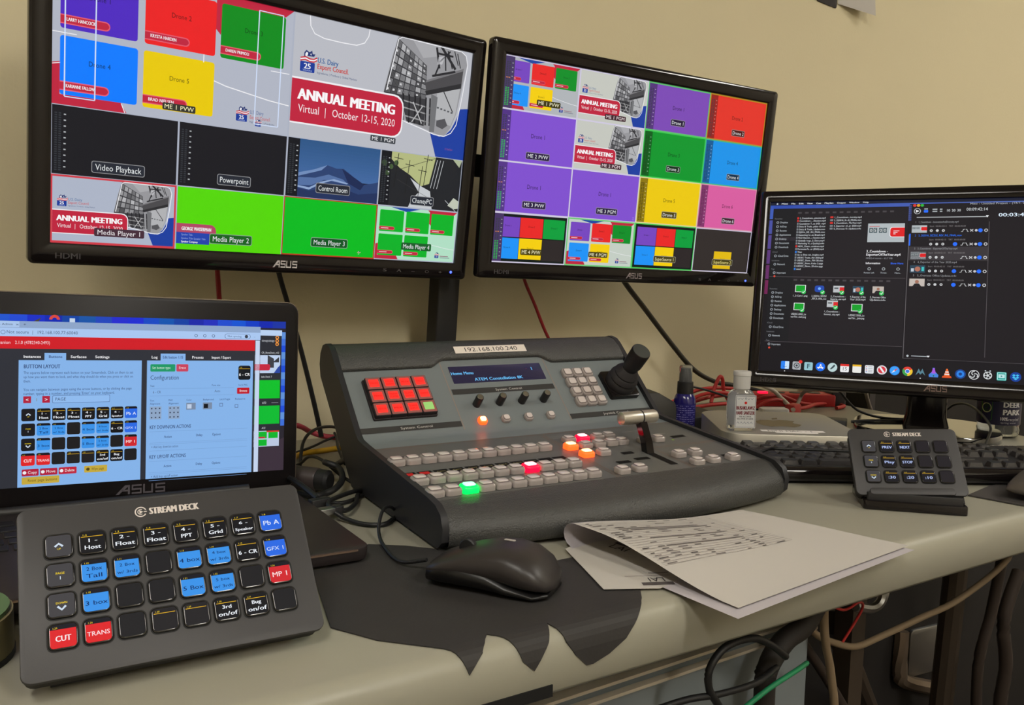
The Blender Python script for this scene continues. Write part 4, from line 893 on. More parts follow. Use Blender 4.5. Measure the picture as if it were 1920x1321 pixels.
    cv.text('Text', 0.524, 0.573, 0.012, ink, 6, w=0.014); cv.text('Font size', 0.732, 0.573, 0.012, ink, 6, w=0.030); cv.text('16x16 PNG', 0.826, 0.573, 0.011, ink, 6, w=0.034)
    cv.text('6 - CR', 0.533, 0.532, 0.016, (70, 84, 110), 6, w=0.026); cv.text('Auto', 0.742, 0.534, 0.015, (70, 84, 110), 6, w=0.020)
    cv.rr(0.822, 0.520, 0.867, 0.560, 0.005, (190, 20, 40), 6); cv.text('Browse', 0.831, 0.533, 0.015, WHT, 7, w=0.028)
    for v in (0.515, 0.560): cv.rect(0.524, v, 0.81, v + 0.002, (116, 156, 208), 6)
    for t1, t2, u in (('Text', 'Alignment', 0.524), ('PNG', 'Alignment', 0.585)):
        cv.text(t1, u, 0.482, 0.011, ink, 6, w=0.014); cv.text(t2, u, 0.462, 0.011, ink, 6, w=0.034)
        cv.rect(u, 0.370, u + 0.038, 0.450, (140, 164, 196), 6)
        for a in range(3):
            for b in range(3): cv.disc(u + 0.006 + 0.013 * a, 0.382 + 0.028 * b, 0.005, (50, 60, 80), 7, 6)
    for t, u in (('Color', 0.645), ('Background', 0.702), ('Latch/Toggle', 0.760), ('Relative', 0.815)): cv.text(t, u, 0.482, 0.011, ink, 6, w=0.018 if len(t) < 6 else 0.038)
    for u, c in ((0.645, (190, 206, 230)), (0.702, (10, 14, 22))):
        cv.rect(u, 0.425, u + 0.032, 0.468, (120, 138, 164), 6); cv.rect(u + 0.003, 0.432, u + 0.018, 0.460, c, 7)
    for u in (0.760, 0.815): cv.frame(u, 0.440 - (0.01 if u > 0.8 else 0), u + 0.012, 0.462 - (0.01 if u > 0.8 else 0), 0.003, (80, 100, 140), 6)
    for v, t, t2 in ((0.310, 'KEY DOWN/ON ACTIONS', '+ Add key down/on action'), (0.125, 'KEY UP/OFF ACTIONS', '+ Add key up/off action')):
        cv.text(t, 0.524, v, 0.022, ink, 6, w=0.138 if 'DOWN' in t else 0.122, bold=0.01)
        cv.text('Action', 0.572, v - 0.058, 0.015, ink, 6, w=0.026, bold=0.01); cv.text('Delay', 0.680, v - 0.056, 0.015, ink, 6, w=0.022, bold=0.01); cv.text('Options', 0.736, v - 0.056, 0.015, ink, 6, w=0.030, bold=0.01)
        cv.text(t2, 0.530, v - 0.120, 0.015, (70, 88, 124), 6, w=0.090)
        for dv in (-0.018, -0.088, -0.098, -0.138): cv.rect(0.524, v + dv, 0.862, v + dv + 0.002, (116, 156, 208), 6)
    return cv
YEL_T = (236, 206, 30)
def deck_pages():
    K = (14, 14, 18); B = (56, 146, 232); D = (60, 132, 226)
    e = ('', '', (26, 25, 27), WHT, '')
    def k(a, b='', bg=K, fg=(236, 240, 246), n=''): return (a, b, bg, fg, n)
    bt = (14, 40, 96)
    return ((('UP',), k('1 -', 'Host', n='1.2'), k('2 -', 'Float', n='1.3'), k('3 -', 'Float', n='1.4'), k('4 -', 'PPT', n='1.5'), k('5 -', 'Grid', n='1.6'), k('6 -', 'Speaker', n='1.7'), k('Pb A', '', (40, 104, 226), (226, 236, 252), '1.8')),
            (('PAGE', '1'), k('2 Box', 'Tall', B, bt, '1.10'), k('2 Box', 'w/ 3rds', B, bt, '1.11'), e, k('4 box', '', B, bt, '1.13'), k('4 box', 'w/ 3rds', B, bt, '1.14'), k('6 - CR', '', n='1.15'), k('GFX 1', '', (40, 104, 226), (200, 218, 250), '1.16')),
            (('DOWN',), k('3 box', '', B, bt, '1.18'), e, e, k('5 Box', '', B, bt, '1.21'), k('5 box', 'w/ 3rds', B, bt, '1.22'), e, k('MP 1', '', (208, 36, 44), (250, 226, 228), '1.24')),
            (k('CUT', '', (222, 34, 38), (250, 230, 232), '1.25'), k('TRANS', '', (222, 34, 38), (250, 220, 224), '1.26'), e, k('', '', (30, 28, 30), WHT, '1.28'), k('', '', (30, 28, 30), WHT, '1.29'), k('3rd', 'on/of', n='1.30'), k('Bug', 'on/of', n='1.31'), e))
def deck_key(cv, k, flat=False):
    """picture on one key"""
    if k[0] in ('UP', 'PAGE', 'DOWN') and len(k) < 3:
        cv.rr(0, 0, 1, 1, 0.14, (20, 20, 26) if flat else (66, 64, 66))
        if k[0] == 'UP': cv.line([(0.34, 0.46), (0.5, 0.60), (0.66, 0.46)], 0.09, (206, 220, 236), 1); cv.text('UP', 0.5, 0.30, 0.09, YEL_T, 1, 'c')
        elif k[0] == 'DOWN': cv.line([(0.34, 0.44), (0.5, 0.28), (0.66, 0.44)], 0.09, (206, 220, 236), 1); cv.text('DOWN', 0.5, 0.54, 0.09, YEL_T, 1, 'c', bold=0.02)
        else: cv.text('PAGE', 0.5, 0.52, 0.10, YEL_T, 1, 'c', bold=0.02); cv.text(k[1], 0.5, 0.28, 0.15, (206, 220, 236), 1, 'c', bold=0.02)
        return
    a, b, bg, fg, n = k
    dark = sum(bg) < 110
    if dark or not n: cv.rr(0, 0, 1, 1, 0.14, bg)
    else: cv.rr(0, 0, 1, 0.80, 0.14, bg, 0, (0, 0, 1, 1)); cv.rr(0, 0.80, 1, 1, 0.14, (16, 16, 26), 0, (1, 1, 0, 0))
    if n:
        cv.text(n, 0.10, 0.83, 0.075, YEL_T, 1, w=0.20)
        if dark: cv.rect(0.05, 0.765, 0.95, 0.79, (236, 186, 30), 1)
    if b:
        cv.text(a, 0.5, 0.50, 0.17 if len(b) < 7 else 0.14, fg, 1, 'c', bold=0.03 if dark else 0.01, w=0.10 * len(a) + 0.14 if len(a) < 6 else 0.8)
        cv.text(b, 0.5, 0.16, 0.19 if len(b) < 7 else 0.14, fg, 1, 'c', bold=0.03 if dark else 0.01, w=min(0.86, 0.17 * len(b)))
    elif a: cv.text(a, 0.5, 0.28, 0.24 if len(a) < 5 else 0.19, fg, 1, 'c', bold=0.03 if dark or a == 'CUT' else 0.012, w=min(0.90, 0.20 * len(a)))

lt = thing('laptop', 'open black laptop at left showing a web page of button layouts', 'laptop', plate_m((0.1484, 0.9160, 0.0388), -0.5, 3.67, 2.67))
lf = MB(); rings = []
def lring(w, z0, z1, y, r_): return [(p[0], y, (z0 + z1) / 2 + p[1]) for p in rrect(w, z1 - z0, r_, 5)]
obj('lid', lf.loft([lring(0.323, -0.019, 0.1865, 0.006, 0.012), lring(0.323, -0.019, 0.1865, 0.0, 0.012), lring(0.319, -0.017, 0.1845, -0.0008, 0.010)]), mat('laptop_bezel_black', (20, 17, 18), 0.35, spec=0.2), lt)
obj('lid_rim', MB().loft([lring(0.3245, -0.0195, 0.1875, 0.0055, 0.013), lring(0.3245, -0.0195, 0.1875, 0.0008, 0.013)]), mat('bronze_rim', (120, 110, 98), 0.35, metal=0.6), lt)
screen_laptop().build('picture', lt, T(Vector((0, -0.0010, 0))))
_lg = Canvas(LW, 0.019); asus(_lg, 0.418, 0.25, 0.16, 0.5, (84, 80, 86)); _lg.build('maker_logo', lt, T(Vector((0, -0.0012, -0.019))), PRINT)
_li = lt.matrix_world.inverted()
LB = T(Vector((0.1335, 0.7905, 0.0065))) @ RZ(-0.5) @ RY(1.4)
M_lap = mat('laptop_deck', (44, 38, 38), 0.4, metal=0.2, bump=0.03, bscale=1200)
obj('base', MB().slab(0.326, 0.236, 0.0125, 0.012, 0.0012, (0, 0, 0.0), 5, 0.004), M_lap, lt, _li @ LB)
obj('front_edge', MB().box((0.0, -0.1183, 0.0108), (0.300, 0.0012, 0.0016)), mat('polished_edge', (190, 160, 140), 0.2, metal=0.9), lt, _li @ LB, smooth=0)
obj('hinge', MB().at(RY(90)).cyl((-0.0135, 0.118, -0.12), 0.0055, 0.24, 12), M_blk, lt, _li @ LB)
obj('touchpad', MB().slab(0.105, 0.07, 0.0004, 0.004, 0.0002, (-0.01, -0.068, 0.0124)), mat('touchpad', (52, 46, 46), 0.3), lt, _li @ LB)
for sx, sy in ((-1, -1), (1, -1), (-1, 1), (1, 1)): obj('rubber_foot', MB().cyl((0.14 * sx, 0.095 * sy, -0.004 - 0.0035 * (sx < 0)), 0.006, 0.006 + 0.0035 * (sx < 0), 10), M_rub, lt, _li @ LB)
_km = MB().slab(0.0152, 0.0148, 0.0014, 0.0015, 0.0004, seg=2, steps=1).mesh('key'); _km.materials.append(mat('laptop_key', (20, 19, 21), 0.45))
for r_ in range(5):
    for c_ in range(14): obj('key', _km, None, lt, _li @ LB @ T(Vector((-0.128 + 0.0188 * c_ + 0.003 * r_, 0.080 - 0.0186 * r_, 0.0125))))
# ------------------------------------------------------------------ macro key pads
M_face = mat('charcoal_faceplate', (63, 62, 63), 0.5, metal=0.25, bump=0.03, bscale=1500)
M_keyg = mat('gloss_key_surround', (14, 13, 14), 0.12, spec=0.6, coat=0.5)
def ring_logo(cv, u, v, r, col, l=1):
    cv.disc(u, v, r, col, l, 24, r * 0.80, 20, 330); W_, H_ = cv.size(); k = H_ / W_
    cv.disc(u, v, r * 0.55, col, l, 16, r * 0.40, 60, 300)
    cv.poly([(u - r * 0.22 * k, v - r * 0.36), (u - r * 0.22 * k, v + r * 0.36), (u + r * 0.42 * k, v)], col, l)
    cv.rect(u + r * 0.5 * k, v - r * 0.1, u + r * k, v + r * 0.08, col, l)
def keypad(label, m, w, h, nx, ny, x0, y0, px, py, ks, pages, logo_u, txt, bt=0.012):
    t = thing('macro_keypad', label, 'keypad', m, 'macro key pads on the desk')
    pl = MB().at(up(0, 0.0, h / 2)).slab(w, h, 0.003, 0.006, 0.0008, (0, 0, -0.003), 5)
    obj('faceplate', pl, M_face, t)
    obj('body', MB().at(up(0, 0.003, h / 2)).slab(w - 0.003, h - 0.003, bt, 0.006, 0, (0, 0, -bt)), M_matte, t)
    km = MB().at(UP).slab(ks, ks, 0.0016, 0.0036, 0.0012, steps=3).mesh('key'); km.materials.append(M_keyg)
    wm = MB().at(UP).slab(ks + 0.0014, ks + 0.0014, 0.0003, 0.0042, 0).mesh('key_well'); wm.materials.append(mat('key_gap', (8, 8, 8), 0.6))
    for r_ in range(ny):
        for c_ in range(nx):
            k = obj('key', km, None, t, T(Vector((x0 + px * c_ - w / 2, 0, y0 - py * r_))))
            obj('key_well', wm, None, k)
            cv = Canvas(ks * 0.86, ks * 0.86); deck_key(cv, pages[r_][c_])
            cv.build('key_picture', k, T(Vector((0, -0.00175, -ks * 0.43))))
    lg = Canvas(w, h); ring_logo(lg, logo_u, 0.912, 0.034 if w > 0.15 else 0.042, (214, 206, 200))
    lg.text('STREAM DECK', logo_u + txt[0], 0.912 - txt[2] / 2, txt[2], (222, 214, 208), 1, w=txt[1], bold=0.06)
    lg.build('brand_mark', t, T(Vector((0, -0.0001, 0))), PRINT)
    return t
kp = keypad('large black macro keypad with thirty-two lit keys in front of the laptop', plate_m((0.1113, 0.5403, 0.0136), -1.51, 40.85, 1.33),
            0.182, 0.112, 8, 4, 0.0230, 0.0838, 0.01927, 0.0196, 0.0166, deck_pages(), 0.402, (0.030, 0.176, 0.042))
KM = kp.matrix_world.inverted()
foot = [(0.024, 0.001), (0.095, 0.001), (0.100, 0.006), (0.098, 0.066), (0.090, 0.074), (0.030, 0.012)]
obj('stand', MB().prism(foot, -0.075, 0.075), M_matte, kp, KM @ T(Vector((0.1113, 0.5385, 0))) @ RZ(-1.51), smooth=30)

def pages_small():
    K = (20, 18, 24); e = ('', '', (30, 26, 30), WHT, '')
    def k(a, n): return (a, '', K, (176, 192, 236), n)
    return ((('UP',), k('PREV', '3.2'), k('NEXT', '3.3'), e, e), (('PAGE', '3'), k('Play', '3.10'), k('STOP', '3.11'), e, e), (('DOWN',), k(':30', '3.18'), k(':20', '3.19'), k(':10', '3.20'), e))
ks_ = keypad('small black macro keypad with fifteen keys on a tilted stand', plate_m((0.8814, 0.5233, 0.0176), -45.44, 39.01, -3.75),
             0.118, 0.084, 5, 3, 0.0205, 0.0604, 0.01945, 0.0190, 0.0158, pages_small(), 0.365, (0.052, 0.262, 0.054))
for ch in ks_.children:
    if ch.name.startswith('faceplate'): continue
KM2 = ks_.matrix_world.inverted()
SBM = T(Vector((0.882, 0.5215, 0.0006))) @ RZ(-45.44)
obj('lip', MB().at(up(0, 0, 0.0035)).slab(0.090, 0.0085, 0.0035, 0.004, 0.0012), M_face, ks_)
obj('stand_cradle', MB().prism([(0.0, 0.012), (0.010, 0.006), (0.055, 0.006), (0.060, 0.012), (0.058, 0.055), (0.050, 0.060), (0.006, 0.017)], -0.052, 0.052), M_blk, ks_, KM2 @ SBM, smooth=30)
obj('stand_base', MB().slab(0.108, 0.075, 0.010, 0.004, 0.002, (0, 0.030, 0)), M_gloss, ks_, KM2 @ SBM)
obj('stand_ridge', MB().slab(0.100, 0.006, 0.010, 0.002, 0.001, (0, 0.0, 0.008)), M_blk, ks_, KM2 @ SBM)

# ------------------------------------------------------------------ video switcher panel
SWW = 0.4394
sw = thing('video_switcher', 'wide grey and black video switcher panel with joystick, lever and lit buttons', 'control panel', T(Vector((0.3594, 0.661, 0.0))) @ RZ(-3.925))
M_crk = mat('crinkle_black_paint', (60, 60, 58), 0.36, spec=0.6, bump=1.0, bscale=650)
M_chk = mat('black_cheek_plastic', (34, 34, 37), 0.5)
M_pan = mat('grey_control_panel', (112, 119, 121), 0.38, spec=0.45, bump=0.02, bscale=2000)
M_band = mat('dark_label_band', (52, 52, 52), 0.5)
K0 = (0.234, 0.058); S0 = (0.030, 0.0405)
TH = math.atan2(0.153 - K0[1], 0.336 - K0[0]); TD = math.atan2(K0[1] - S0[1], K0[0] - S0[0])
DECK = T(Vector((0, S0[0], S0[1]))) @ Matrix.Rotation(TD, 4, 'X')          # local x = u, y = up the deck, z = out
SLOPE = T(Vector((0, K0[0], K0[1]))) @ Matrix.Rotation(TH, 4, 'X')
cheek = [(0.006, 0.003), (-0.001, 0.012), (-0.003, 0.024), (0.0015, 0.0345), (0.012, 0.0405), (0.030, 0.0432), (0.21, 0.0580), (0.228, 0.0605), (0.238, 0.067), (0.330, 0.152), (0.338, 0.1575),
         (0.350, 0.160), (0.362, 0.157), (0.371, 0.147), (0.3745, 0.134), (0.3715, 0.120), (0.335, 0.0865), (0.305, 0.058), (0.250, 0.003)]
def grow(poly, d):
    out = []; n = len(poly)
    for i in range(n):
        a, b, c = Vector(poly[i - 1]), Vector(poly[i]), Vector(poly[(i + 1) % n])
        t = (c - a).normalized(); out.append((b.x - t.y * d, b.y + t.x * d))
    return out
ck = grow(cheek, 0.0026); ck = [(x, max(z, 0.0032)) for x, z in ck]
for x in (-0.001, SWW - 0.006):
    obj('side_cheek', MB().prism(ck, x, x + 0.007), M_chk, sw, smooth=40)
body = [(0.03, 0.0045), (0.03, 0.036), (0.232, 0.053), (0.334, 0.147), (0.352, 0.154), (0.368, 0.143), (0.370, 0.124), (0.303, 0.060), (0.248, 0.0045)]
obj('body', MB().prism(body, 0.006, SWW - 0.006), M_matte, sw, smooth=30)
for x, y in ((0.05, 0.04), (0.39, 0.04), (0.05, 0.22), (0.39, 0.22)): obj('rubber_foot', MB().cyl((x, y, 0.0), 0.009, 0.005, 12), M_rub, sw)
def fil(d, n=8):
    a = Vector((K0[0] - d * math.cos(TD), K0[1] - d * math.sin(TD))); k = Vector(K0); b = Vector((K0[0] + d * math.cos(TH), K0[1] + d * math.sin(TH)))
    return [tuple(a * (1 - t) ** 2 + k * (2 * t * (1 - t)) + b * t * t) for t in [q / n for q in range(n + 1)]]
DL = math.hypot(K0[0] - S0[0], K0[1] - S0[1])
mid = (S0[0] + 0.176 * math.cos(TD), S0[1] + 0.176 * math.sin(TD))
pp = [(mid[0], mid[1] - 0.004), mid] + fil(0.010) + [(K0[0] + 0.137 * math.cos(TH), K0[1] + 0.137 * math.sin(TH)), (0.337, 0.144), (0.24, 0.050)]
obj('control_panel', MB().prism(pp, 0.0062, SWW - 0.0062), M_pan, sw, smooth=30)
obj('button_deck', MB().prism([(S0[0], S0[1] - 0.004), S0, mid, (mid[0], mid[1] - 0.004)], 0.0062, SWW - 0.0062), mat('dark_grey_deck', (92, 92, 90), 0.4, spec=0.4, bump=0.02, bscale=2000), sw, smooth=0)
# textured hood over the top edge
us = [0.0065, 0.05, 0.10, 0.122, 0.127, 0.132, 0.137, 0.142, 0.147, 0.153, 0.22, 0.285, 0.291, 0.296, 0.300, 0.304, 0.309, 0.315, 0.36, SWW - 0.0065]
def hood_s(u):
    def st(a, b, x): t = min(1, max(0, (x - a) / (b - a))); return t * t * (3 - 2 * t)
    return 0.1065 + 0.0115 * (st(0.124, 0.147, u) - st(0.291, 0.311, u))
hb = MB(); rows = []
for u in us:
    s0 = hood_s(u); r_ = []
    for s, h in ((s0, -0.002), (s0 - 0.0005, 0.002), (s0 + 0.0005, 0.0042), (s0 + 0.003, 0.0058), (0.128, 0.0066)):
        v = SLOPE @ Vector((u, s, h)); r_.append(tuple(v))
    r_ += [(u, 0.336, 0.1590), (u, 0.350, 0.1615), (u, 0.363, 0.158), (u, 0.372, 0.147), (u, 0.3745, 0.132), (u, 0.371, 0.118), (u, 0.305, 0.0565)]
    rows.append(r_)
obj('hood', hb.grid(rows), M_crk, sw, smooth=50)
# bowed arm rest
rows = []
for i in range(25):
    u = 0.0062 + (SWW - 0.0124) * i / 24; b = -0.003 - 0.0245 * (1 - abs(2 * u / SWW - 1) ** 2.6)
    rows.append([(u, S0[0] + 0.001, S0[1] - 0.004), (u, S0[0] + 0.001, S0[1] + 0.0006), (u, S0[0] - 0.003, S0[1] + 0.0006), (u, (S0[0] + b) / 2 + 0.004, 0.0392), (u, b + 0.014, 0.0345), (u, b + 0.006, 0.0295), (u, b + 0.0015, 0.0235), (u, b, 0.0170), (u, b + 0.001, 0.009), (u, b + 0.004, 0.0045), (u, 0.04, 0.0045)])
obj('arm_rest', MB().grid(rows), M_crk, sw, smooth=60)

# printed legends, bands and outlines
def flat_on(frame, name, fn):
    cv = Canvas(SWW, SWW); fn(cv)
    # canvas plane (x, -y out, z up) -> frame plane
    cv.build(name, sw, frame @ T(Vector((SWW / 2, 0, 0.0003))) @ RX(-90), PRINT)
K_ = 1 / SWW
def slope_print(cv):
    g = (196, 192, 188); tan = (150, 128, 114)
    for u0, u1, v0, v1, t, tu, tw in ((0.0066, 0.1388, 0.0108, 0.0192, 'System Control', 0.058, 0.042), (0.1425, 0.2955, 0.0605, 0.0692, 'System Control', 0.205, 0.040), (0.2990, 0.4325, 0.0080, 0.0165, 'Joystick Control', 0.352, 0.042)):
        cv.rect(u0 * K_, v0 * K_, u1 * K_, v1 * K_, (58, 57, 56)); cv.text(t, tu * K_, (v0 + 0.0027) * K_, 0.0034 * K_, g, 1, w=tw * K_)
    cv.line([(0.1405 * K_, 0.117 * K_), (0.1400 * K_, 0.006 * K_), (0.1425 * K_, 0.0015 * K_), (0.295 * K_, 0.0015 * K_), (0.2978 * K_, 0.006 * K_), (0.2975 * K_, 0.117 * K_)], 0.0008 * K_, tan)
flat_on(SLOPE, 'slope_legend', slope_print)
def deck_print(cv):
    g = (150, 146, 142); tan = (140, 112, 96); dk = (20, 19, 18)
    def R_(u0, v0, u1, v1, c, l=0): cv.rect(u0 * K_, v0 * K_, u1 * K_, v1 * K_, c, l)
    cv.line([(0.008 * K_, 0.172 * K_), (0.222 * K_, 0.172 * K_), (0.2245 * K_, 0.168 * K_), (0.2225 * K_, 0.001 * K_)], 0.0007 * K_, tan)
    cv.line([(0.2265 * K_, 0.001 * K_), (0.2285 * K_, 0.168 * K_), (0.231 * K_, 0.172 * K_), (0.43 * K_, 0.172 * K_)], 0.0007 * K_, tan)
    cv.line([(0.327 * K_, 0.001 * K_), (0.3275 * K_, 0.082 * K_), (0.43 * K_, 0.082 * K_)], 0.0007 * K_, tan); cv.line([(0.3305 * K_, 0.001 * K_), (0.331 * K_, 0.078 * K_), (0.43 * K_, 0.078 * K_)], 0.0007 * K_, tan)
    for k in range(11):
        u = 0.0133 + 0.0184 * k
        R_(u - 0.008, 0.0745, u + 0.008, 0.0855, dk, 1)
        if k in (0, 1): R_(u - 0.006, 0.0755, u + 0.005, 0.0835, (190, 36, 36), 2)
        elif k < 9:
            cv.text('Cam%d' % (k - 1), u * K_, 0.0785 * K_, 0.0030 * K_, (150, 140, 90), 2, 'c')
        if k < 2: R_(u - 0.007, 0.1325, u + 0.006, 0.139, dk, 1)
    for u, v, w in ((0.232, 0.150, 0.016), (0.236, 0.092, 0.018), (0.236, 0.030, 0.02), (0.335, 0.120, 0.02), (0.338, 0.058, 0.026), (0.375, 0.026, 0.014), (0.36, 0.128, 0.03), (0.336, 0.149, 0.03), (0.366, 0.061, 0.022)):
        R_(u, v, u + w, v + 0.0012, g, 1)
    for u, v, w in ((0.279, 0.068, 0.016), (0.280, 0.044, 0.020), (0.252, 0.040, 0.018), (0.386, 0.108, 0.022), (0.393, 0.022, 0.016)): R_(u, v, u + w, v + 0.008, dk, 1)
    R_(0.3085, 0.018, 0.3185, 0.070, (16, 15, 15), 1)
    for u, v in ((0.372, 0.118), (0.378, 0.099)): R_(u, v, u + 0.003, v + 0.003, (150, 190, 60), 1)
flat_on(DECK, 'deck_legend', deck_print)

# clear square buttons
M_clr = mat('clear_button_cap', (186, 176, 172), 0.08, spec=0.7, trans=0.35, ior=1.35, coat=0.4)
M_in = mat('button_diffuser', (206, 196, 192), 0.22, spec=0.6, coat=0.5)
def btn_mesh(s, d, h, r_):
    return MB().slab(s, d, h, r_, h * 0.42, steps=4).mesh('button')
bm_ = {}
def button(frame, u, s, size=(0.0178, 0.0162, 0.0070), lit=None, name='button'):
    if size not in bm_:
        a = btn_mesh(*size, 0.0042); a.materials.append(M_clr)
        c = MB().slab(size[0] * 0.66, size[1] * 0.60, 0.0012, 0.0024, 0.0006, steps=2).mesh('button_cap'); c.materials.append(M_in)
        g = MB().slab(size[0] * 0.76, size[1] * 0.75, 0.0006, 0.003, 0.0002).mesh('cap_groove'); g.materials.append(mat('button_groove', (104, 94, 92), 0.3))
        bm_[size] = (a, c, g)
    a, c, g = bm_[size]
    if lit:
        a = a.copy(); c = c.copy(); a.materials.clear(); c.materials.clear()
        a.materials.append(mat('lit_button_' + lit, {'red': (230, 20, 40), 'green': (0, 190, 60), 'orange': (250, 90, 40)}[lit], 0.3, emit={'red': (255, 0, 40), 'green': (0, 230, 70), 'orange': (255, 70, 20)}[lit], estr=2.6))
        c.materials.append(mat('lit_cap_' + lit, (255, 230, 225), 0.3, emit={'red': (255, 140, 150), 'green': (60, 255, 150), 'orange': (255, 190, 110)}[lit], estr=3.0))
    o = obj(name, a, None, sw, frame @ T(Vector((u, s, 0.0004))))
    if not lit: obj('cap_groove', g, None, o, T(Vector((0, 0, size[2] - 0.0004))))
    obj('button_cap', c, None, o, T(Vector((0, size[1] * 0.03, size[2] - 0.0002))))
    return o
for k in range(11):
    u = 0.0133 + 0.0184 * k
    button(DECK, u, 0.1155); button(DECK, u, 0.0520, lit='red' if k == 7 else None); button(DECK, u, 0.0145, lit='green' if k == 2 else None)
SM = (0.0165, 0.0150, 0.0064)
for u, s, l in ((0.2440, 0.1335, None), (0.2635, 0.1335, 'red'), (0.2860, 0.1335, None), (0.3030, 0.1340, None), (0.2300, 0.1075, 'orange'), (0.2510, 0.1075, None), (0.2700, 0.1075, None), (0.2880, 0.1075, None), (0.3045, 0.1080, None), (0.2320, 0.0770, 'orange'), (0.2555, 0.0770, None),
                (0.2360, 0.0130, None), (0.2590, 0.0130, None), (0.3395, 0.0420, None), (0.3640, 0.0420, None), (0.3415, 0.0120, None), (0.3655, 0.0120, None), (0.3960, 0.0120, None), (0.3360, 0.1040, None), (0.3575, 0.1040, None)):
    button(DECK, u, s, SM, l)
for k in range(4):
    button(SLOPE, 0.1675 + 0.0335 * k, 0.0158, (0.0120, 0.0115, 0.0050), 'orange' if k == 0 else None)
    kn = obj('knob', MB().lathe([(0.0052, 0), (0.0052, 0.0145), (0.0046, 0.0160)], 20), M_blk, sw, SLOPE @ T(Vector((0.1690 + 0.0332 * k, 0.0425, 0.0004))))
    obj('knob_top', MB().lathe([(0.0043, 0.0159), (0.0040, 0.0163)], 20), mat('spun_aluminium', (190, 190, 188), 0.25, metal=1.0), kn)
for r_ in range(4):
    for c_ in range(3): button(SLOPE, 0.3242 + 0.0166 * c_, 0.0838 - 0.0166 * r_, (0.0162, 0.0160, 0.0056), None, 'keypad_button')
_lb = Canvas(0.02, 0.02); _lb.text('GR', 0.5, 0.4, 0.16, (60, 60, 60), 0, 'c', bold=0.02); _lb.build('keypad_legend', sw, SLOPE @ T(Vector((0.3574, 0.0340, 0.0068))) @ RX(-90) @ T(Vector((0, 0, -0.01))), PRINT)
# red illuminated function keys
M_hs = mat('key_housing', (34, 24, 26), 0.45); M_rim = mat('key_rim', (150, 86, 82), 0.4)
M_rl = mat('red_lit_lens', (220, 30, 26), 0.35, emit=(250, 44, 36), estr=0.95); M_gl = mat('green_lens', (140, 186, 112), 0.35, emit=(130, 190, 100), estr=0.45)
obj('key_tray', MB().slab(0.083, 0.0615, 0.003, 0.002, 0.0005, (0.0692, 0.0594, 0)), M_hs, sw, SLOPE)
kw, kh = 0.0198, 0.0192
hm = MB().slab(kw, kh, 0.0062, 0.0012, 0.0006).mesh('function_key'); hm.materials.append(M_hs)
rm = MB().slab(kw - 0.0016, kh - 0.0016, 0.0012, 0.001, 0.0004).mesh('key_rim'); rm.materials.append(M_rim)
lm_ = MB().slab(kw - 0.0072, kh - 0.0076, 0.0010, 0.001, 0.0003).mesh('key_lens'); lm_.materials.append(M_rl)
wd = (('MACRO', ''), ('COLOR', 'CLEAN'), ('AUX', ''), ('TALLY', ''), ('MENU', ''), ('MEDIA', 'PLAYER'), ('SUPER', 'SOURCE'), ('CAMERA', ''), ('SETUP', ''), ('MIX', ''), ('SUPER', 'INPUT'), ('', ''))
for k in range(12):
    x = 0.0392 + 0.0201 * (k % 4); y = 0.0790 - 0.0197 * (k // 4)
    o = obj('function_key', hm, None, sw, SLOPE @ T(Vector((x, y, 0.0025))))
    obj('key_rim', rm, None, o, T(Vector((0, 0, 0.0056))))
    l2 = lm_
    if k == 11: l2 = lm_.copy(); l2.materials.clear(); l2.materials.append(M_gl)
    le = obj('key_lens', l2, None, o, T(Vector((0, 0, 0.0061))))
    if wd[k][0]:
        cv = Canvas(0.0138, 0.0132); cv.text(wd[k][0], 0.5, 0.52 if wd[k][1] else 0.40, 0.17, (120, 20, 20), 0, 'c', w=0.74); cv.text(wd[k][1], 0.5, 0.22, 0.17, (120, 20, 20), 0, 'c', w=0.74) if wd[k][1] else None
        cv.build('key_legend', o, T(Vector((0, -0.0066, 0.0073))) @ RX(-90), PRINT)
# display window
obj('display_window', MB().slab(0.1395, 0.0285, 0.0004, 0.001, 0.0002, (0.2196, 0.0925, 0)), mat('display_glass', (22, 20, 30), 0.15, emit=(46, 42, 70), estr=0.6), sw, SLOPE)
cv = Canvas(0.1395, 0.0285); bl = (110, 196, 250)
cv.text('Home Menu', 0.004, 0.50, 0.17, bl, 0, w=0.235, bold=0.02); cv.text('ATEM Constellation 8K', 0.225, 0.10, 0.17, bl, 0, w=0.52, bold=0.02); cv.text('-', 0.82, 0.64, 0.10, (220, 70, 60), 0); cv.text('1', 0.87, 0.58, 0.18, bl, 0, bold=0.02)
cv.build('display_text', sw, SLOPE @ T(Vector((0.2196, 0.0925 - 0.01425, 0.0006))) @ RX(-90))
# joystick
JM = SLOPE @ T(Vector((0.399, 0.0575, 0.0)))
obj('joystick_base', MB().slab(0.048, 0.046, 0.0075, 0.003, 0.0012), M_gloss, sw, JM)
obj('joystick_boot', MB().lathe([(0.0215, 0.007), (0.0222, 0.012), (0.0205, 0.0165), (0.0195, 0.0175), (0.0210, 0.0205), (0.0188, 0.026), (0.0170, 0.0275), (0.0178, 0.030), (0.0140, 0.036), (0.0105, 0.040)], 28), mat('rubber_boot', (34, 31, 32), 0.6), sw, JM)
jk = obj('joystick_knob', MB().lathe([(0.0100, 0.034), (0.0112, 0.042), (0.0131, 0.050), (0.0136, 0.074), (0.0130, 0.0755)], 28), mat('black_anodised', (44, 40, 41), 0.35, metal=0.5), sw, JM)
obj('knob_top', MB().lathe([(0.0126, 0.0754), (0.0122, 0.0759)], 28), mat('dark_spun_metal', (104, 110, 112), 0.3, metal=0.9), jk)
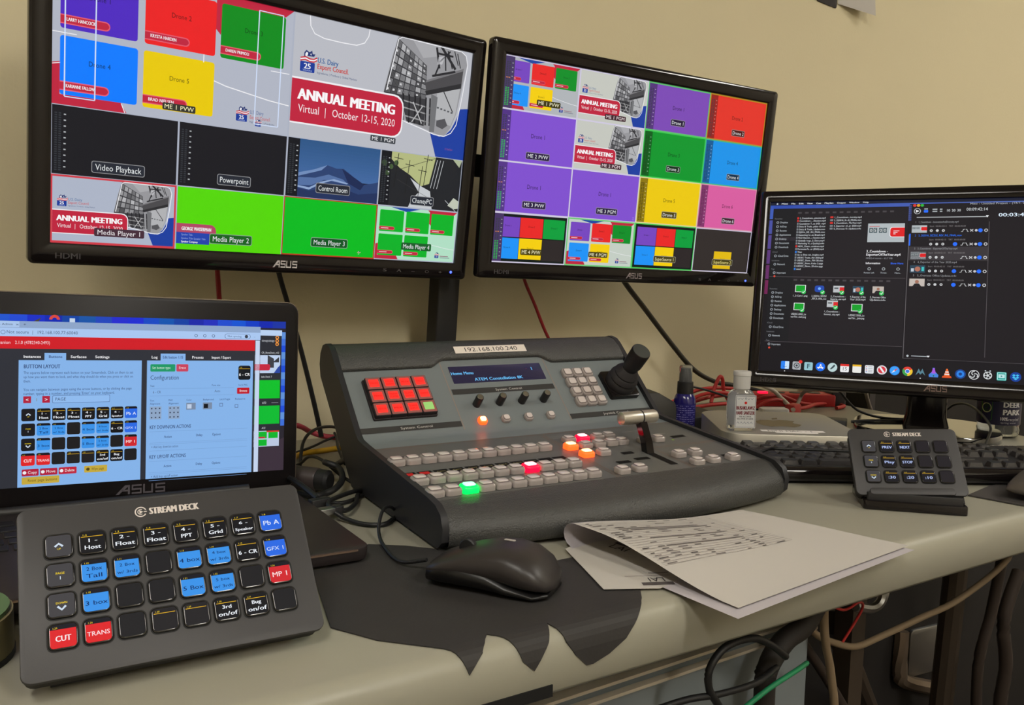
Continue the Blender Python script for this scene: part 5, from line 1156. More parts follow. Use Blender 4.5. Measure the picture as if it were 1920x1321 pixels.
# transition lever
LV = DECK @ T(Vector((0.3135, 0.0640, 0.0)))
lv = obj('lever', MB().loft([[(x, y, z) for x, y in ((-0.005, o), (0.005, o), (0.005, o + 0.011), (-0.005, o + 0.011))] for z, o in ((-0.004, -0.004), (0.012, 0.002), (0.034, 0.016))]), M_gloss, sw, LV)
obj('lever_handle', MB().at(T(Vector((-0.030, 0.023, 0.038))) @ RY(90)).lathe([(0.0050, -0.0005), (0.0078, 0.0012), (0.0082, 0.010), (0.0082, 0.050), (0.0070, 0.0525)], 24), mat('satin_aluminium', (196, 190, 178), 0.35, metal=0.8), lv)
obj('handle_ring', MB().at(T(Vector((-0.001, 0.023, 0.038))) @ RY(90)).cyl((0, 0, 0), 0.0084, 0.0018, 24), M_blk, lv)
# sticker with network address
st_ = Canvas(0.109, 0.0122); st_.rect(0, 0, 1, 1, (222, 212, 202)); st_.text('192.168.100.240', 0.5, 0.22, 0.58, (34, 32, 32), 1, 'c', w=0.76)
st_.build('address_sticker', sw, SLOPE @ T(Vector((0.2197, 0.1238, 0.0069))) @ RX(-90), PRINT)
# ------------------------------------------------------------------ black sheet taped on the desk
def desk_xy(x, y):      # desk-edge distance: >0 on the table
    a = R(DY); dx, dy = x - 0.33, y - 0.4695
    return -dx * math.sin(a) + dy * math.cos(a)
def drape(x, y):
    """lay a flat pattern point over the rounded table edge"""
    t = desk_xy(x, y); a = R(DY); nx, ny = math.sin(a), -math.cos(a)     # outward normal of the edge
    if t >= 0.016: return (x, y, 0.0012)
    bx, by = x + nx * (t - 0.0), y + ny * (t - 0.0)      # foot on the edge line
    d = 0.016 - t                                        # length past the start of the rounding
    prof = [(0.016, 0.0), (0.009, -0.0012), (0.004, -0.0045), (0.0015, -0.010), (0.0, -0.018), (0.0, -0.06)]
    for i in range(len(prof) - 1):
        p, q = prof[i], prof[i + 1]; L_ = math.hypot(q[0] - p[0], q[1] - p[1])
        if d <= L_ or i == len(prof) - 2:
            k = d / L_; o = p[0] + (q[0] - p[0]) * k; z = p[1] + (q[1] - p[1]) * k; break
        d -= L_
    return (bx - nx * o + nx * 0.001, by - ny * o + ny * 0.001, z + 0.0012)
outline = [(0.215, 0.560), (0.232, 0.631), (0.243, 0.675), (0.254, 0.675), (0.266, 0.683), (0.285, 0.70), (0.312, 0.716), (0.340, 0.695), (0.372, 0.66), (0.430, 0.591), (0.470, 0.590), (0.475, 0.535), (0.462, 0.505), (0.448, 0.487), (0.428, 0.468), (0.414, 0.4555), (0.398, 0.4475), (0.383, 0.4435), (0.377, 0.4440), (0.367, 0.4545), (0.360, 0.466), (0.354, 0.486), (0.345, 0.469), (0.331, 0.452), (0.322, 0.461), (0.314, 0.484), (0.306, 0.493), (0.292, 0.476), (0.279, 0.463), (0.272, 0.485), (0.255, 0.503), (0.235, 0.524)]
def inside(p, poly):
    c = False; j = len(poly) - 1
    for i in range(len(poly)):
        if (poly[i][1] > p[1]) != (poly[j][1] > p[1]) and p[0] < (poly[j][0] - poly[i][0]) * (p[1] - poly[i][1]) / (poly[j][1] - poly[i][1]) + poly[i][0]: c = not c
        j = i
    return c
import bmesh
bm = bmesh.new()
vs = [bm.verts.new((x, y, 0)) for x, y in outline]; bm.faces.new(vs)
for k in range(30):                                      # slice so that the sheet can bend over the edge
    y = 0.435 + 0.004 * k if k < 16 else 0.50 + 0.02 * (k - 16)
    bmesh.ops.bisect_plane(bm, geom=bm.verts[:] + bm.edges[:] + bm.faces[:], plane_co=(0.33, y, 0), plane_no=(-math.sin(R(DY)), math.cos(R(DY)), 0))
for v in bm.verts: v.co = Vector(drape(v.co.x, v.co.y))
bmesh.ops.triangulate(bm, faces=bm.faces[:])
bmesh.ops.solidify(bm, geom=bm.faces[:], thickness=-0.0009)
me = bpy.data.meshes.new('black_sheet'); bm.to_mesh(me); bm.free()
tag(obj('black_sheet', me, mat('black_tape_sheet', (50, 48, 47), 0.62, spec=0.35, bump=0.15, bscale=250, var=0.18, vscale=18)), 'torn black tape sheet hanging over the front edge under the mouse', 'sheet')

# ------------------------------------------------------------------ mouse
MM = T(Vector((0.3595, 0.5735, 0.0016))) @ RZ(-55.5)        # long axis local x, tail towards +x (front at -x)
MM = MM @ T(Vector((0.0575, 0, 0))) @ Matrix.Diagonal((0.90, 0.97, 0.95, 1)) @ T(Vector((-0.0575, 0, 0)))
ms = thing('mouse', 'black wired computer mouse on the torn black sheet', 'mouse', MM)
def mring(x, w, z0, z1, sh=0.0):
    pts = []
    for i in range(20):
        a = 2 * PI * i / 20; c_, s_ = math.cos(a), math.sin(a)
        pts.append((x, sh + w * math.copysign(abs(c_) ** 0.75, c_), z0 + (z1 - z0) * (0.5 + 0.5 * math.copysign(abs(s_) ** 0.8, s_))))
    return pts
top = [mring(-0.0600, 0.020, 0.011, 0.016), mring(-0.0585, 0.0275, 0.009, 0.0185), mring(-0.045, 0.0305, 0.008, 0.0245), mring(-0.025, 0.0305, 0.008, 0.032), mring(-0.005, 0.0300, 0.007, 0.0375), mring(0.015, 0.0305, 0.006, 0.0395), mring(0.032, 0.0315, 0.005, 0.036), mring(0.045, 0.029, 0.005, 0.0285), mring(0.054, 0.022, 0.005, 0.019), mring(0.0575, 0.010, 0.006, 0.012)]
obj('shell', MB().loft(top), mat('mouse_grey', (46, 42, 41), 0.38, bump=0.03, bscale=1500), ms, smooth=60)
low = [mring(-0.0605, 0.022, 0.0006, 0.0150), mring(-0.0585, 0.0285, 0.0004, 0.0185), mring(-0.045, 0.0316, 0.0004, 0.0225), mring(-0.025, 0.0318, 0.0004, 0.0245), mring(0.0, 0.0314, 0.0004, 0.0215), mring(0.02, 0.0314, 0.0004, 0.013), mring(0.045, 0.0285, 0.0004, 0.0065), mring(0.0555, 0.018, 0.0008, 0.006)]
obj('side_grip', MB().loft(low), mat('mouse_side_black', (14, 13, 13), 0.35), ms, smooth=60)
obj('wheel', MB().at(T(Vector((-0.030, 0.0, 0.0285))) @ RX(90)).lathe([(0.0075, -0.003), (0.0085, -0.002), (0.0085, 0.002), (0.0075, 0.003)], 20), M_rub, ms)
obj('logo', MB().slab(0.011, 0.0035, 0.0004, 0.0015, 0.0001, (0.010, 0.004, 0.0393)), mat('pale_grey_print', (170, 164, 158), 0.4), ms)
def cable(name, label, pts, r, m_, n=8, sub=6, group=None):
    return tag(obj(name, MB().tube(pts, r, n, sub), m_, smooth=80), label, 'cable', group)
obj('cord', MB().tube([tuple(MM.inverted() @ Vector(p)) for p in ((0.372, 0.790, 0.004), (0.366, 0.775, 0.012), (0.350, 0.755, 0.022), (0.338, 0.742, 0.022), (0.329, 0.730, 0.012), (0.3235, 0.715, 0.005), (0.318, 0.690, 0.0035), (0.314, 0.665, 0.0035), (0.315, 0.645, 0.005), (0.3255, 0.6235, 0.012))], 0.0018, 8, 6), M_rub, ms)

# ------------------------------------------------------------------ papers
M_pap = mat('white_paper', (184, 179, 172), 0.8); M_pin = mat('paper_inside', (176, 170, 174), 0.8)
def bez(p0, p1, p2, p3, t): a = 1 - t; return tuple(a ** 3 * p0[i] + 3 * a * a * t * p1[i] + 3 * a * t * t * p2[i] + t ** 3 * p3[i] for i in range(3))
ps = thing('folded_papers', 'folded stack of printed white sheets at the front edge', 'papers', T(Vector((0.60, 0.52, 0))))
def fold_h(a): return 0.0025 + 0.0195 * (1 - a) ** 1.6
def sheet_pt(a, b):
    """a: 0 left .. 1 right;  b: 0 near edge .. 1 at the fold along the back"""
    L0 = (0.493, 0.427); L1 = (0.470, 0.606); R0 = (0.752, 0.447); R1 = (0.697, 0.606)
    x = (L0[0] * (1 - b) + L1[0] * b) * (1 - a) + (R0[0] * (1 - b) + R1[0] * b) * a
    y = (L0[1] * (1 - b) + L1[1] * b) * (1 - a) + (R0[1] * (1 - b) + R1[1] * b) * a
    t = min(1.0, b / 0.85); z = 0.0042 + fold_h(a) * t * t * (3 - 2 * t)
    wave = 0.006 * math.sin(a * 7.0) * b * (1 - a)
    return (x - 0.60, y + wave - 0.52, z)
rows = [[sheet_pt(i / 24, j / 14) for j in range(15)] for i in range(25)]
obj('top_sheet', MB().grid(rows), M_pap, ps, smooth=80)
def curl_pt(a, t):
    """t: 0 at the top of the fold .. 1 at the near edge of the lower layer"""
    p = sheet_pt(a, 1.0); lo = 0.0026; r_ = (p[2] - lo) / 2
    if t < 0.3:
        g = PI * t / 0.3
        return (p[0] - 0.10 * r_ * math.sin(g), p[1] + 1.2 * r_ * math.sin(g), lo + r_ + r_ * math.cos(g))
    k = (t - 0.3) / 0.7; q = sheet_pt(a, 1 - k)
    return (q[0] - 0.010 * k * (1 - a) - 0.003, q[1] - 0.0075 * k - 0.004 * k * (1 - a), lo)
rows = [[curl_pt(i / 20, j / 26) for j in range(27)] for i in range(21)]
obj('lower_sheet', MB().grid(rows), M_pin, ps, smooth=80)
ip_ = Canvas(0.075, 0.03); ip_.text('LAI', 0.06, 0.25, 0.34, (70, 64, 66), 0, w=0.28); ip_.rect(0.04, 0.66, 0.62, 0.84, (70, 64, 66), 0); ip_.rect(0.04, 0.92, 0.85, 0.98, (120, 112, 114), 0); ip_.rect(0.55, 0.3, 0.66, 0.36, (140, 130, 132), 0); ip_.rect(0.8, 0.3, 0.95, 0.36, (140, 130, 132), 0)
ip_.build('inside_print', ps, T(Vector((0.500 - 0.60, 0.560 - 0.52, 0.0029))) @ RZ(-78) @ RX(-90), PRINT)
# printed table of text on the top sheet
tv, tf, tk = [], [], []
rnd = random.Random(5)
def ink(a0, a1, b0, b1, col, pt=sheet_pt, dz=0.0004):
    n = 6; o = len(tv)
    for i in range(n + 1):
        a = a0 + (a1 - a0) * i / n
        for b in (b0, b1): p = pt(a, b); tv.append((p[0], p[1], p[2] + dz))
    for i in range(n): tf.append((o + 2 * i, o + 2 * i + 2, o + 2 * i + 3, o + 2 * i + 1)); tk.append((rgb(col), 4))
for k in range(22):
    b = 0.42 + 0.0255 * k
    ink(0.02, 0.72, b, b + 0.0025, (140, 134, 132))
    if k in (6, 10, 15, 16): ink(0.17, 0.55, b + 0.006, b + 0.016, (112, 105, 104))
    a = 0.04
    for q in range(8):
        w = rnd.choice((0.02, 0.035, 0.05))
        if rnd.random() < 0.42: ink(a, a + w, b + 0.007, b + 0.015, rnd.choice(((92, 86, 86), (120, 113, 112))))
        a += 0.085
for a in (0.02, 0.14, 0.26, 0.60, 0.72): ink(a, a + 0.0015, 0.42, 0.98, (150, 143, 141))
me = bpy.data.meshes.new('printed_text'); me.from_pydata(tv, [], tf); ca = me.color_attributes.new('Col', 'FLOAT_COLOR', 'CORNER'); ca.data.foreach_set('color', [x for c, n in tk for x in list(c) * n]); me.materials.append(PRINT)
o = bpy.data.objects.new('printed_text', me); C.objects.link(o); o.parent = ps
# loose sheet underneath with its letterhead
ls = thing('loose_sheet', 'white sheet with a LAI letterhead under the folded papers', 'paper', T(Vector((0.452, 0.530, 0.0024))))
q = [(-0.022, -0.017, 0), (0.020, -0.039, 0), (0.13, -0.01, 0), (0.08, 0.11, 0), (0.010, 0.078, 0)]
obj('sheet', MB().add(q + [(x, y, 0.0003) for x, y, z in q], [(0, 1, 2, 3, 4), (9, 8, 7, 6, 5)] + [(i, (i + 1) % 5, (i + 1) % 5 + 5, i + 5) for i in range(5)]), M_pap, ls, smooth=0)
lc_ = Canvas(0.05, 0.03); lc_.text('LAI', 0.15, 0.40, 0.30, (60, 56, 56), 0, w=0.30); lc_.rect(0.05, 0.74, 0.6, 0.95, (84, 78, 78), 0); lc_.rect(0.0, 0.22, 0.8, 0.26, (150, 140, 140), 0); lc_.rect(0.0, 0.02, 0.35, 0.08, (120, 112, 112), 0)
lc_.build('letterhead', ls, T(Vector((0.028, -0.004, 0.0005))) @ RZ(155) @ RX(-90), PRINT)

# ------------------------------------------------------------------ small flat computer with sticker
MN = T(Vector((1.0282, 0.8348, 0.0))) @ RZ(-35.17)
mn = thing('mini_computer', 'flat silver mini computer with rounded corners and a name sticker', 'computer', MN)
M_alu = mat('bead_blasted_aluminium', (186, 182, 170), 0.42, metal=0.75, bump=0.02, bscale=2500)
obj('case', MB().slab(0.197, 0.197, 0.0345, 0.030, 0.0015, (0, 0, 0.0015), 8), M_alu, mn)
obj('foot', MB().cyl((0, 0, 0), 0.082, 0.002, 32), M_rub, mn)
lg = Canvas(0.12, 0.12)
br = (112, 100, 76)
lg.poly([(0.50, 0.70), (0.58, 0.74), (0.68, 0.73), (0.76, 0.67), (0.71, 0.58), (0.71, 0.50), (0.78, 0.43), (0.72, 0.32), (0.64, 0.25), (0.56, 0.28), (0.50, 0.29), (0.44, 0.28), (0.36, 0.25), (0.28, 0.33), (0.24, 0.48), (0.26, 0.62), (0.34, 0.72), (0.42, 0.73)], br)
lg.poly([(0.50, 0.76), (0.52, 0.86), (0.60, 0.90), (0.58, 0.80)], br)
lg.build('fruit_emblem', mn, T(Vector((0.000, -0.068, 0.0362))) @ RX(-90), PRINT)
sk = Canvas(0.090, 0.024); sk.rect(0, 0.42, 1, 1, (224, 218, 212)); sk.rect(0.20, 0, 0.86, 0.42, (224, 218, 212)); sk.text('MINI MAC - 1', 0.10, 0.52, 0.34, (60, 56, 54), 1, w=0.72)
sk.build('name_sticker', mn, T(Vector((0.004, -0.088, 0.0364))) @ RX(-90), PRINT)
obj('status_light', MB().at(up(0.085 - 0.014, -0.0987, 0.0175)).slab(0.0014, 0.0014, 0.0004, 0.0006, 0), mat('white_led', (255, 255, 255), 0.3, emit=(255, 255, 255), estr=4), mn)
obj('sensor_dot', MB().at(up(0.085 - 0.020, -0.0987, 0.0175)).slab(0.0024, 0.0024, 0.0003, 0.0011, 0), M_blk, mn)

# ------------------------------------------------------------------ hand sanitizer bottle on the mini computer
sb = thing('sanitizer_bottle', 'clear hand sanitizer bottle with a white flip cap on the mini computer', 'bottle', T(Vector((0.932, 0.820, 0.0366))) @ RZ(-33))
M_pet = mat('clear_plastic', (236, 238, 240), 0.06, trans=0.92, ior=1.3, spec=0.5)
def orng(w, d, z, r_): return [(p[0], p[1], z) for p in rrect(w, d, r_, 4)]
obj('bottle', MB().loft([orng(0.034, 0.022, 0, 0.006), orng(0.0375, 0.0255, 0.0025, 0.008), orng(0.0385, 0.026, 0.040, 0.008), orng(0.037, 0.025, 0.050, 0.009), orng(0.030, 0.022, 0.056, 0.010), orng(0.020, 0.020, 0.059, 0.0098), orng(0.019, 0.019, 0.0615, 0.0094)]), M_pet, sb, smooth=60)
obj('cap', MB().lathe([(0.0118, 0.0595), (0.0120, 0.061), (0.0120, 0.078), (0.0126, 0.0785), (0.0126, 0.0835), (0.0120, 0.0845)], 24), mat('frosted_white_cap', (206, 204, 200), 0.4, trans=0.2), sb, smooth=40)
lb = Canvas(0.0295, 0.047); lb.rect(0, 0, 1, 1, (196, 196, 196)); lb.frame(0.03, 0.02, 0.97, 0.98, 0.012, (90, 92, 100), 1)
lb.text('BUSHKLAWZ', 0.5, 0.56, 0.105, (110, 24, 34), 1, 'c', w=0.88, bold=0.04); lb.text('HAND SANITIZER', 0.5, 0.41, 0.105, (110, 24, 34), 1, 'c', w=0.88, bold=0.03)
lb.text('70% ALCOHOL', 0.5, 0.33, 0.04, (70, 66, 70), 1, 'c', w=0.6, bold=0.03); lb.text('KILLS 99.9% OF GERMS', 0.5, 0.26, 0.04, (70, 66, 70), 1, 'c', w=0.78, bold=0.03)
lb.disc(0.5, 0.77, 0.042, (190, 40, 30), 1, 16); lb.disc(0.5, 0.90, 0.03, (96, 104, 124), 1, 12, 0.018)
for k in range(5): lb.line([(0.10 + 0.16 * k, 0.14), (0.16 + 0.16 * k, 0.19), (0.22 + 0.16 * k, 0.13)], 0.014, (96, 104, 124), 1); lb.line([(0.10 + 0.16 * k, 0.90), (0.16 + 0.16 * k, 0.87), (0.22 + 0.16 * k, 0.91)], 0.012, (96, 104, 124), 1) if k not in (2,) else None
lb.build('label', sb, T(Vector((0.003, -0.0134, 0.0045))), PRINT)
bk_ = Canvas(0.0265, 0.042); bk_.rect(0, 0, 1, 1, (206, 206, 208)); bk_.build('back_label', sb, T(Vector((0, 0.0134, 0.0065))) @ RZ(180), PRINT)

# ------------------------------------------------------------------ blue spray bottle
sp = thing('spray_bottle', 'small dark blue spray bottle with a clear overcap behind the switcher', 'bottle', T(Vector((1.000, 1.000, 0.0))))
obj('bottle', MB().lathe([(0.017, 0.0), (0.0185, 0.002), (0.0185, 0.044), (0.0178, 0.051), (0.0150, 0.058), (0.0125, 0.061)], 28), mat('cobalt_blue_plastic', (26, 20, 92), 0.2, coat=0.4), sp, smooth=50)
obj('collar', MB().lathe([(0.0132, 0.060), (0.0136, 0.061), (0.0130, 0.0795), (0.0120, 0.080)], 28), M_blk, sp)
obj('pump', MB().lathe([(0.0085, 0.080), (0.0085, 0.092), (0.0070, 0.098), (0.0070, 0.102)], 20), M_matte, sp)
obj('overcap', MB().lathe([(0.0108, 0.080), (0.0106, 0.104), (0.0096, 0.1065)], 24), mat('clear_overcap', (210, 212, 212), 0.08, trans=0.9, ior=1.2), sp, smooth=50)
def wrap(cvs, rad, ang):
    for i, (x, y, z) in enumerate(cvs.V): a = ang + x / rad; rr = rad - y; cvs.V[i] = (rr * math.sin(a), -rr * math.cos(a), z)
def grid_rect(cvs, n, col):
    for k in range(n): cvs.rect(k / n, 0, (k + 1) / n, 1, col)
sl2 = Canvas(0.046, 0.042); grid_rect(sl2, 10, (36, 32, 98))
for k in range(11):
    for q in range(9): 
        if (k * 7 + q * 5) % 11 < 8: sl2.rect(0.05 + 0.10 * q, 0.92 - 0.085 * k, 0.145 + 0.10 * q, 0.94 - 0.085 * k, (142, 140, 186), 1)
wrap(sl2, 0.0187, R(-45)); sl2.build('label', sp, T(Vector((0, 0, 0.002))), PRINT)

# ------------------------------------------------------------------ black power box behind the switcher
bx_ = thing('power_box', 'black box with a sloped top behind the right of the switcher', 'power supply', T(Vector((0.935, 1.075, 0.0))) @ RZ(-20))
obj('case', MB().loft([[(p[0], p[1], 0.0) for p in rrect(0.17, 0.11, 0.004, 2)], [(p[0], p[1], 0.036) for p in rrect(0.17, 0.11, 0.004, 2)], [(p[0] * 0.75 - 0.02, p[1] * 0.9 + 0.004, 0.060) for p in rrect(0.17, 0.11, 0.004, 2)]]), mat('dark_olive_plastic', (52, 50, 46), 0.6, bump=0.05), bx_, smooth=25)
obj('lower_unit', MB().slab(0.075, 0.10, 0.022, 0.004, 0.002, (0.118, -0.01, 0)), M_blk, bx_)
ad = thing('usb_adapter', 'small black adapter beside the mini computer in front of the monitor base', 'adapter', T(Vector((1.215, 0.880, 0.0))) @ RZ(-57))
obj('case', MB().slab(0.060, 0.032, 0.020, 0.003, 0.0015), M_blk, ad)
obj('port', MB().at(up(0.018, -0.0162, 0.010)).slab(0.012, 0.006, 0.0005, 0.001, 0), mat('port_grey', (120, 112, 112), 0.4), ad)

# ------------------------------------------------------------------ full-size keyboard
KB = T(Vector((1.060, 0.6440, 0.0))) @ RZ(-31.6)
kb = thing('keyboard', 'full-size black keyboard running behind the small keypad', 'keyboard', KB)
M_kb = mat('keyboard_black', (40, 38, 38), 0.42, bump=0.05, bscale=800)
obj('tray', MB().prism([(-0.084, 0.004), (-0.086, 0.012), (-0.082, 0.019), (-0.072, 0.0215), (-0.060, 0.020), (0.036, 0.026), (0.042, 0.0265), (0.045, 0.022), (0.045, 0.004)], -0.2275, 0.2275), M_kb, kb, smooth=40)
obj('palm_edge', MB().at(RY(90)).cyl((-0.0135, -0.0795, -0.226), 0.0085, 0.452, 14), M_gloss, kb)
_kc = {}
def kcap(w):
    if w not in _kc:
        m_ = MB().loft([[(p[0], p[1], 0) for p in rrect(w, 0.0162, 0.0012, 1)], [(p[0], p[1] + 0.0005, 0.0075) for p in rrect(w - 0.0055, 0.0120, 0.0018, 1)]]).mesh('key', 25); m_.materials.append(mat('keycap_black', (46, 43, 42), 0.32)); _kc[w] = m_
    return _kc[w]
def krow(y, x, ws):
    for w in ws:
        if w > 0: obj('key', kcap(round(0.0190 * w - 0.0008, 4)), None, kb, T(Vector((x + 0.0190 * w / 2, y, 0.0195 + 0.0045 * (y + 0.06) / 0.10))) @ RX(3))
        x += 0.0190 * abs(w)
main = -0.2165
for r_, ws in enumerate(([1, -0.8, 1, 1, 1, 1, -0.4, 1, 1, 1, 1, -0.4, 1, 1, 1, 1], [1] * 13 + [2], [1.5] + [1] * 12 + [1.5], [1.75] + [1] * 11 + [2.25], [2.25] + [1] * 10 + [2.75], [1.25] * 3 + [6.25] + [1.25] * 4)):
    y = 0.027 - (0.0 if r_ == 0 else 0.004) - 0.0172 * r_
    krow(y, main, ws)
    nav = main + 0.0190 * 15.3
    if r_ in (0, 1, 2): krow(y, nav, [1, 1, 1])
    if r_ == 4: krow(y, nav + 0.019, [1])
    if r_ == 5: krow(y, nav, [1, 1, 1])
    pad = nav + 0.0190 * 3.4
    if r_ in (1, 2, 3, 4): krow(y, pad, [1, 1, 1, 1])
    if r_ == 5: krow(y, pad, [2, 1, 1])
_kd = Canvas(0.06, 0.006)
for k in range(16): _kd.rect(0.02 + 0.06 * k, 0.3 + 0.1 * (k % 2), 0.065 + 0.06 * k, 0.8 - 0.1 * (k % 3), (190, 184, 170))
_kd.build('maker_print', kb, T(Vector((0.150, 0.036, 0.0266))) @ RX(-90), PRINT)

# ------------------------------------------------------------------ water bottle
wb = thing('water_bottle', 'clear plastic water bottle with a dark blue label behind the keyboard', 'bottle', T(Vector((1.432, 0.712, 0.0))))
obj('bottle', MB().lathe([(0.024, 0.0), (0.030, 0.003), (0.0315, 0.012), (0.0300, 0.018), (0.0316, 0.022), (0.0318, 0.036), (0.0318, 0.110), (0.028, 0.135), (0.014, 0.165), (0.0125, 0.185)], 32), M_pet, wb, smooth=60)
obj('water', MB().lathe([(0.022, 0.002), (0.0285, 0.004), (0.0290, 0.095)], 28), mat('water', (230, 236, 240), 0.02, trans=1.0, ior=1.33), wb, smooth=60)
obj('cap', MB().lathe([(0.0145, 0.178), (0.0145, 0.194), (0.013, 0.195)], 24), mat('white_cap', (220, 220, 220), 0.4), wb)
obj('label', MB().lathe([(0.0322, 0.022), (0.0322, 0.078)], 40, cap=False), mat('navy_label', (30, 28, 66), 0.4), wb, smooth=60)
wl = Canvas(0.075, 0.054)
wl.rr(0.13, 0.12, 0.38, 0.72, 0.05, (70, 130, 40)); wl.disc(0.255, 0.50, 0.15, (206, 210, 150), 1, 22); wl.disc(0.255, 0.50, 0.12, (70, 96, 60), 2, 20, 0.105); wl.line([(0.22, 0.54), (0.255, 0.58), (0.29, 0.54), (0.255, 0.50), (0.22, 0.46), (0.255, 0.41), (0.29, 0.44)], 0.03, (60, 90, 50), 3)
wl.text('DEER', 0.58, 0.55, 0.15, (236, 236, 240), 1, w=0.38, bold=0.05); wl.text('PARK', 0.58, 0.32, 0.16, (236, 236, 240), 1, w=0.40, bold=0.05)
wl.text('100%', 0.53, 0.15, 0.10, (216, 216, 226), 1, w=0.16, bold=0.03); wl.text('recycled', 0.70, 0.15, 0.08, (216, 216, 226), 1, w=0.26); wl.text('spring water', 0.55, 0.06, 0.05, (190, 190, 206), 1, w=0.34)
wrap(wl, 0.0324, R(-63.6)); wl.build('label_print', wb, T(Vector((0, 0, 0.022))), PRINT)

# ------------------------------------------------------------------ mat and mouse at the right edge
tag(obj('mouse_mat', MB().add([(1.000, 0.525, 0.0006), (1.012, 0.467, 0.0006), (1.20, 0.42, 0.0006), (1.25, 0.53, 0.0006), (1.066, 0.535, 0.0006), (1.000, 0.525, 0.002), (1.012, 0.467, 0.002), (1.20, 0.42, 0.002), (1.25, 0.53, 0.002), (1.066, 0.535, 0.002)], [(4, 3, 2, 1, 0), (5, 6, 7, 8, 9)] + [(i, (i + 1) % 5, (i + 1) % 5 + 5, i + 5) for i in range(5)]), mat('dark_mat_cloth', (62, 58, 56), 0.85, bump=0.1), smooth=0), 'dark grey mat at the right edge beside the small keypad', 'mat')
m2_ = thing('mouse', 'dark mouse cut by the right edge of the photo', 'mouse', T(Vector((1.085, 0.478, 0.0022))) @ RZ(10))
obj('shell', MB().loft([[(x * 1.0, y * 0.95, z * 0.8) for x, y, z in r_] for r_ in top]), mat('mouse_grey_worn', (74, 68, 62), 0.45), m2_, smooth=60)

# ------------------------------------------------------------------ roll of tape at the left edge
tr = thing('tape_roll', 'tan tape roll with a green core lying at the far left edge', 'tape roll', T(Vector((-0.026, 0.640, 0.0))))
obj('tape', MB().lathe([(0.034, 0.004), (0.048, 0.004), (0.048, 0.030), (0.034, 0.030), (0.034, 0.004)], 36, cap=False), mat('tan_tape', (128, 118, 84), 0.6), tr, smooth=30)
obj('rim', MB().lathe([(0.030, 0.0302), (0.046, 0.0302), (0.046, 0.033), (0.030, 0.033), (0.030, 0.0302)], 36, cap=False), mat('green_rim', (96, 128, 84), 0.5), tr, smooth=30)
obj('underlay', MB().lathe([(0.028, 0.0003), (0.0485, 0.0003), (0.0485, 0.004), (0.028, 0.004), (0.028, 0.0003)], 36, cap=False), M_rub, tr, smooth=30)
# ------------------------------------------------------------------ cables
cable('monitor_cable', 'dark red cable hanging behind the left upper monitor', [(0.284, 1.155, 0.30), (0.286, 1.150, 0.252), (0.293, 1.170, 0.211), (0.298, 1.180, 0.154), (0.31, 1.19, 0.06), (0.33, 1.19, 0.006)], 0.0033, M_dred)
cable('monitor_cable', 'black cable hanging from the left upper monitor behind the laptop', [(0.360, 1.150, 0.30), (0.365, 1.140, 0.250), (0.384, 1.160, 0.205), (0.410, 1.180, 0.135), (0.433, 1.190, 0.053), (0.443, 1.190, 0.006)], 0.0036, M_rub)
cable('monitor_cable', 'red cable hanging from the middle monitor behind the switcher', [(0.752, 1.135, 0.30), (0.760, 1.130, 0.248), (0.798, 1.150, 0.200), (0.824, 1.160, 0.161), (0.849, 1.170, 0.128), (0.875, 1.170, 0.07), (0.90, 1.175, 0.006)], 0.0028, M_dred)
cable('monitor_cable', 'thick dark cable sweeping from the middle monitor to the red cables', [(0.945, 1.135, 0.29), (0.966, 1.125, 0.244), (1.051, 1.160, 0.190), (1.140, 1.180, 0.121), (1.200, 1.180, 0.070), (1.261, 1.180, 0.042), (1.316, 1.180, 0.031), (1.353, 1.150, 0.022), (1.40, 1.12, 0.006)], 0.0048, mat('olive_black_jacket', (40, 37, 30), 0.5))
cable('network_cable', 'pinkish red cable low on the desk left of the switcher', [(0.30, 1.15, 0.05), (0.396, 1.179, 0.030), (0.431, 1.205, 0.012), (0.448, 1.195, 0.0055), (0.467, 1.175, 0.0045), (0.475, 1.149, 0.0045)], 0.0040, mat('pink_red_jacket', (164, 52, 66), 0.5))
cable('network_cable', 'yellow cable low on the desk left of the switcher', [(0.30, 1.05, 0.004), (0.354, 1.074, 0.0042), (0.383, 1.101, 0.0042), (0.417, 1.106, 0.0042), (0.446, 1.114, 0.0042), (0.480, 1.135, 0.0042)], 0.0038, mat('yellow_jacket', (206, 160, 40), 0.5))
cable('thin_cable', 'thin black cable arching highest between laptop and switcher', [(0.470, 1.185, 0.004), (0.461, 1.176, 0.020), (0.426, 1.141, 0.030), (0.390, 1.089, 0.035), (0.370, 1.059, 0.030), (0.359, 1.037, 0.020), (0.353, 1.025, 0.004)], 0.0022, M_rub)
cable('thin_cable', 'straight thin black cable crossing above the yellow cable', [(0.470, 1.160, 0.012), (0.447, 1.140, 0.015), (0.425, 1.127, 0.013), (0.395, 1.106, 0.010), (0.340, 1.085, 0.004)], 0.0018, M_rub)
cable('thin_cable', 'thin black cable curving down along the switcher side', [(0.448, 1.150, 0.018), (0.444, 1.132, 0.015), (0.428, 1.086, 0.012), (0.420, 1.056, 0.008), (0.412, 1.020, 0.003)], 0.0020, M_rub)
cable('thin_cable', 'thin black cable passing over the power brick', [(0.325, 1.03, 0.004), (0.351, 1.026, 0.008), (0.355, 0.996, 0.024), (0.359, 0.962, 0.026), (0.372, 0.940, 0.012), (0.383, 0.920, 0.003)], 0.0020, M_rub)
cable('power_cable', 'thick black power cable looped around the brick beside the laptop', [(0.415, 1.031, 0.006), (0.386, 0.993, 0.010), (0.358, 0.950, 0.026), (0.368, 0.931, 0.022), (0.362, 0.905, 0.015), (0.347, 0.888, 0.010), (0.334, 0.884, 0.007), (0.317, 0.884, 0.006), (0.300, 0.93, 0.006)], 0.0038, M_rub)
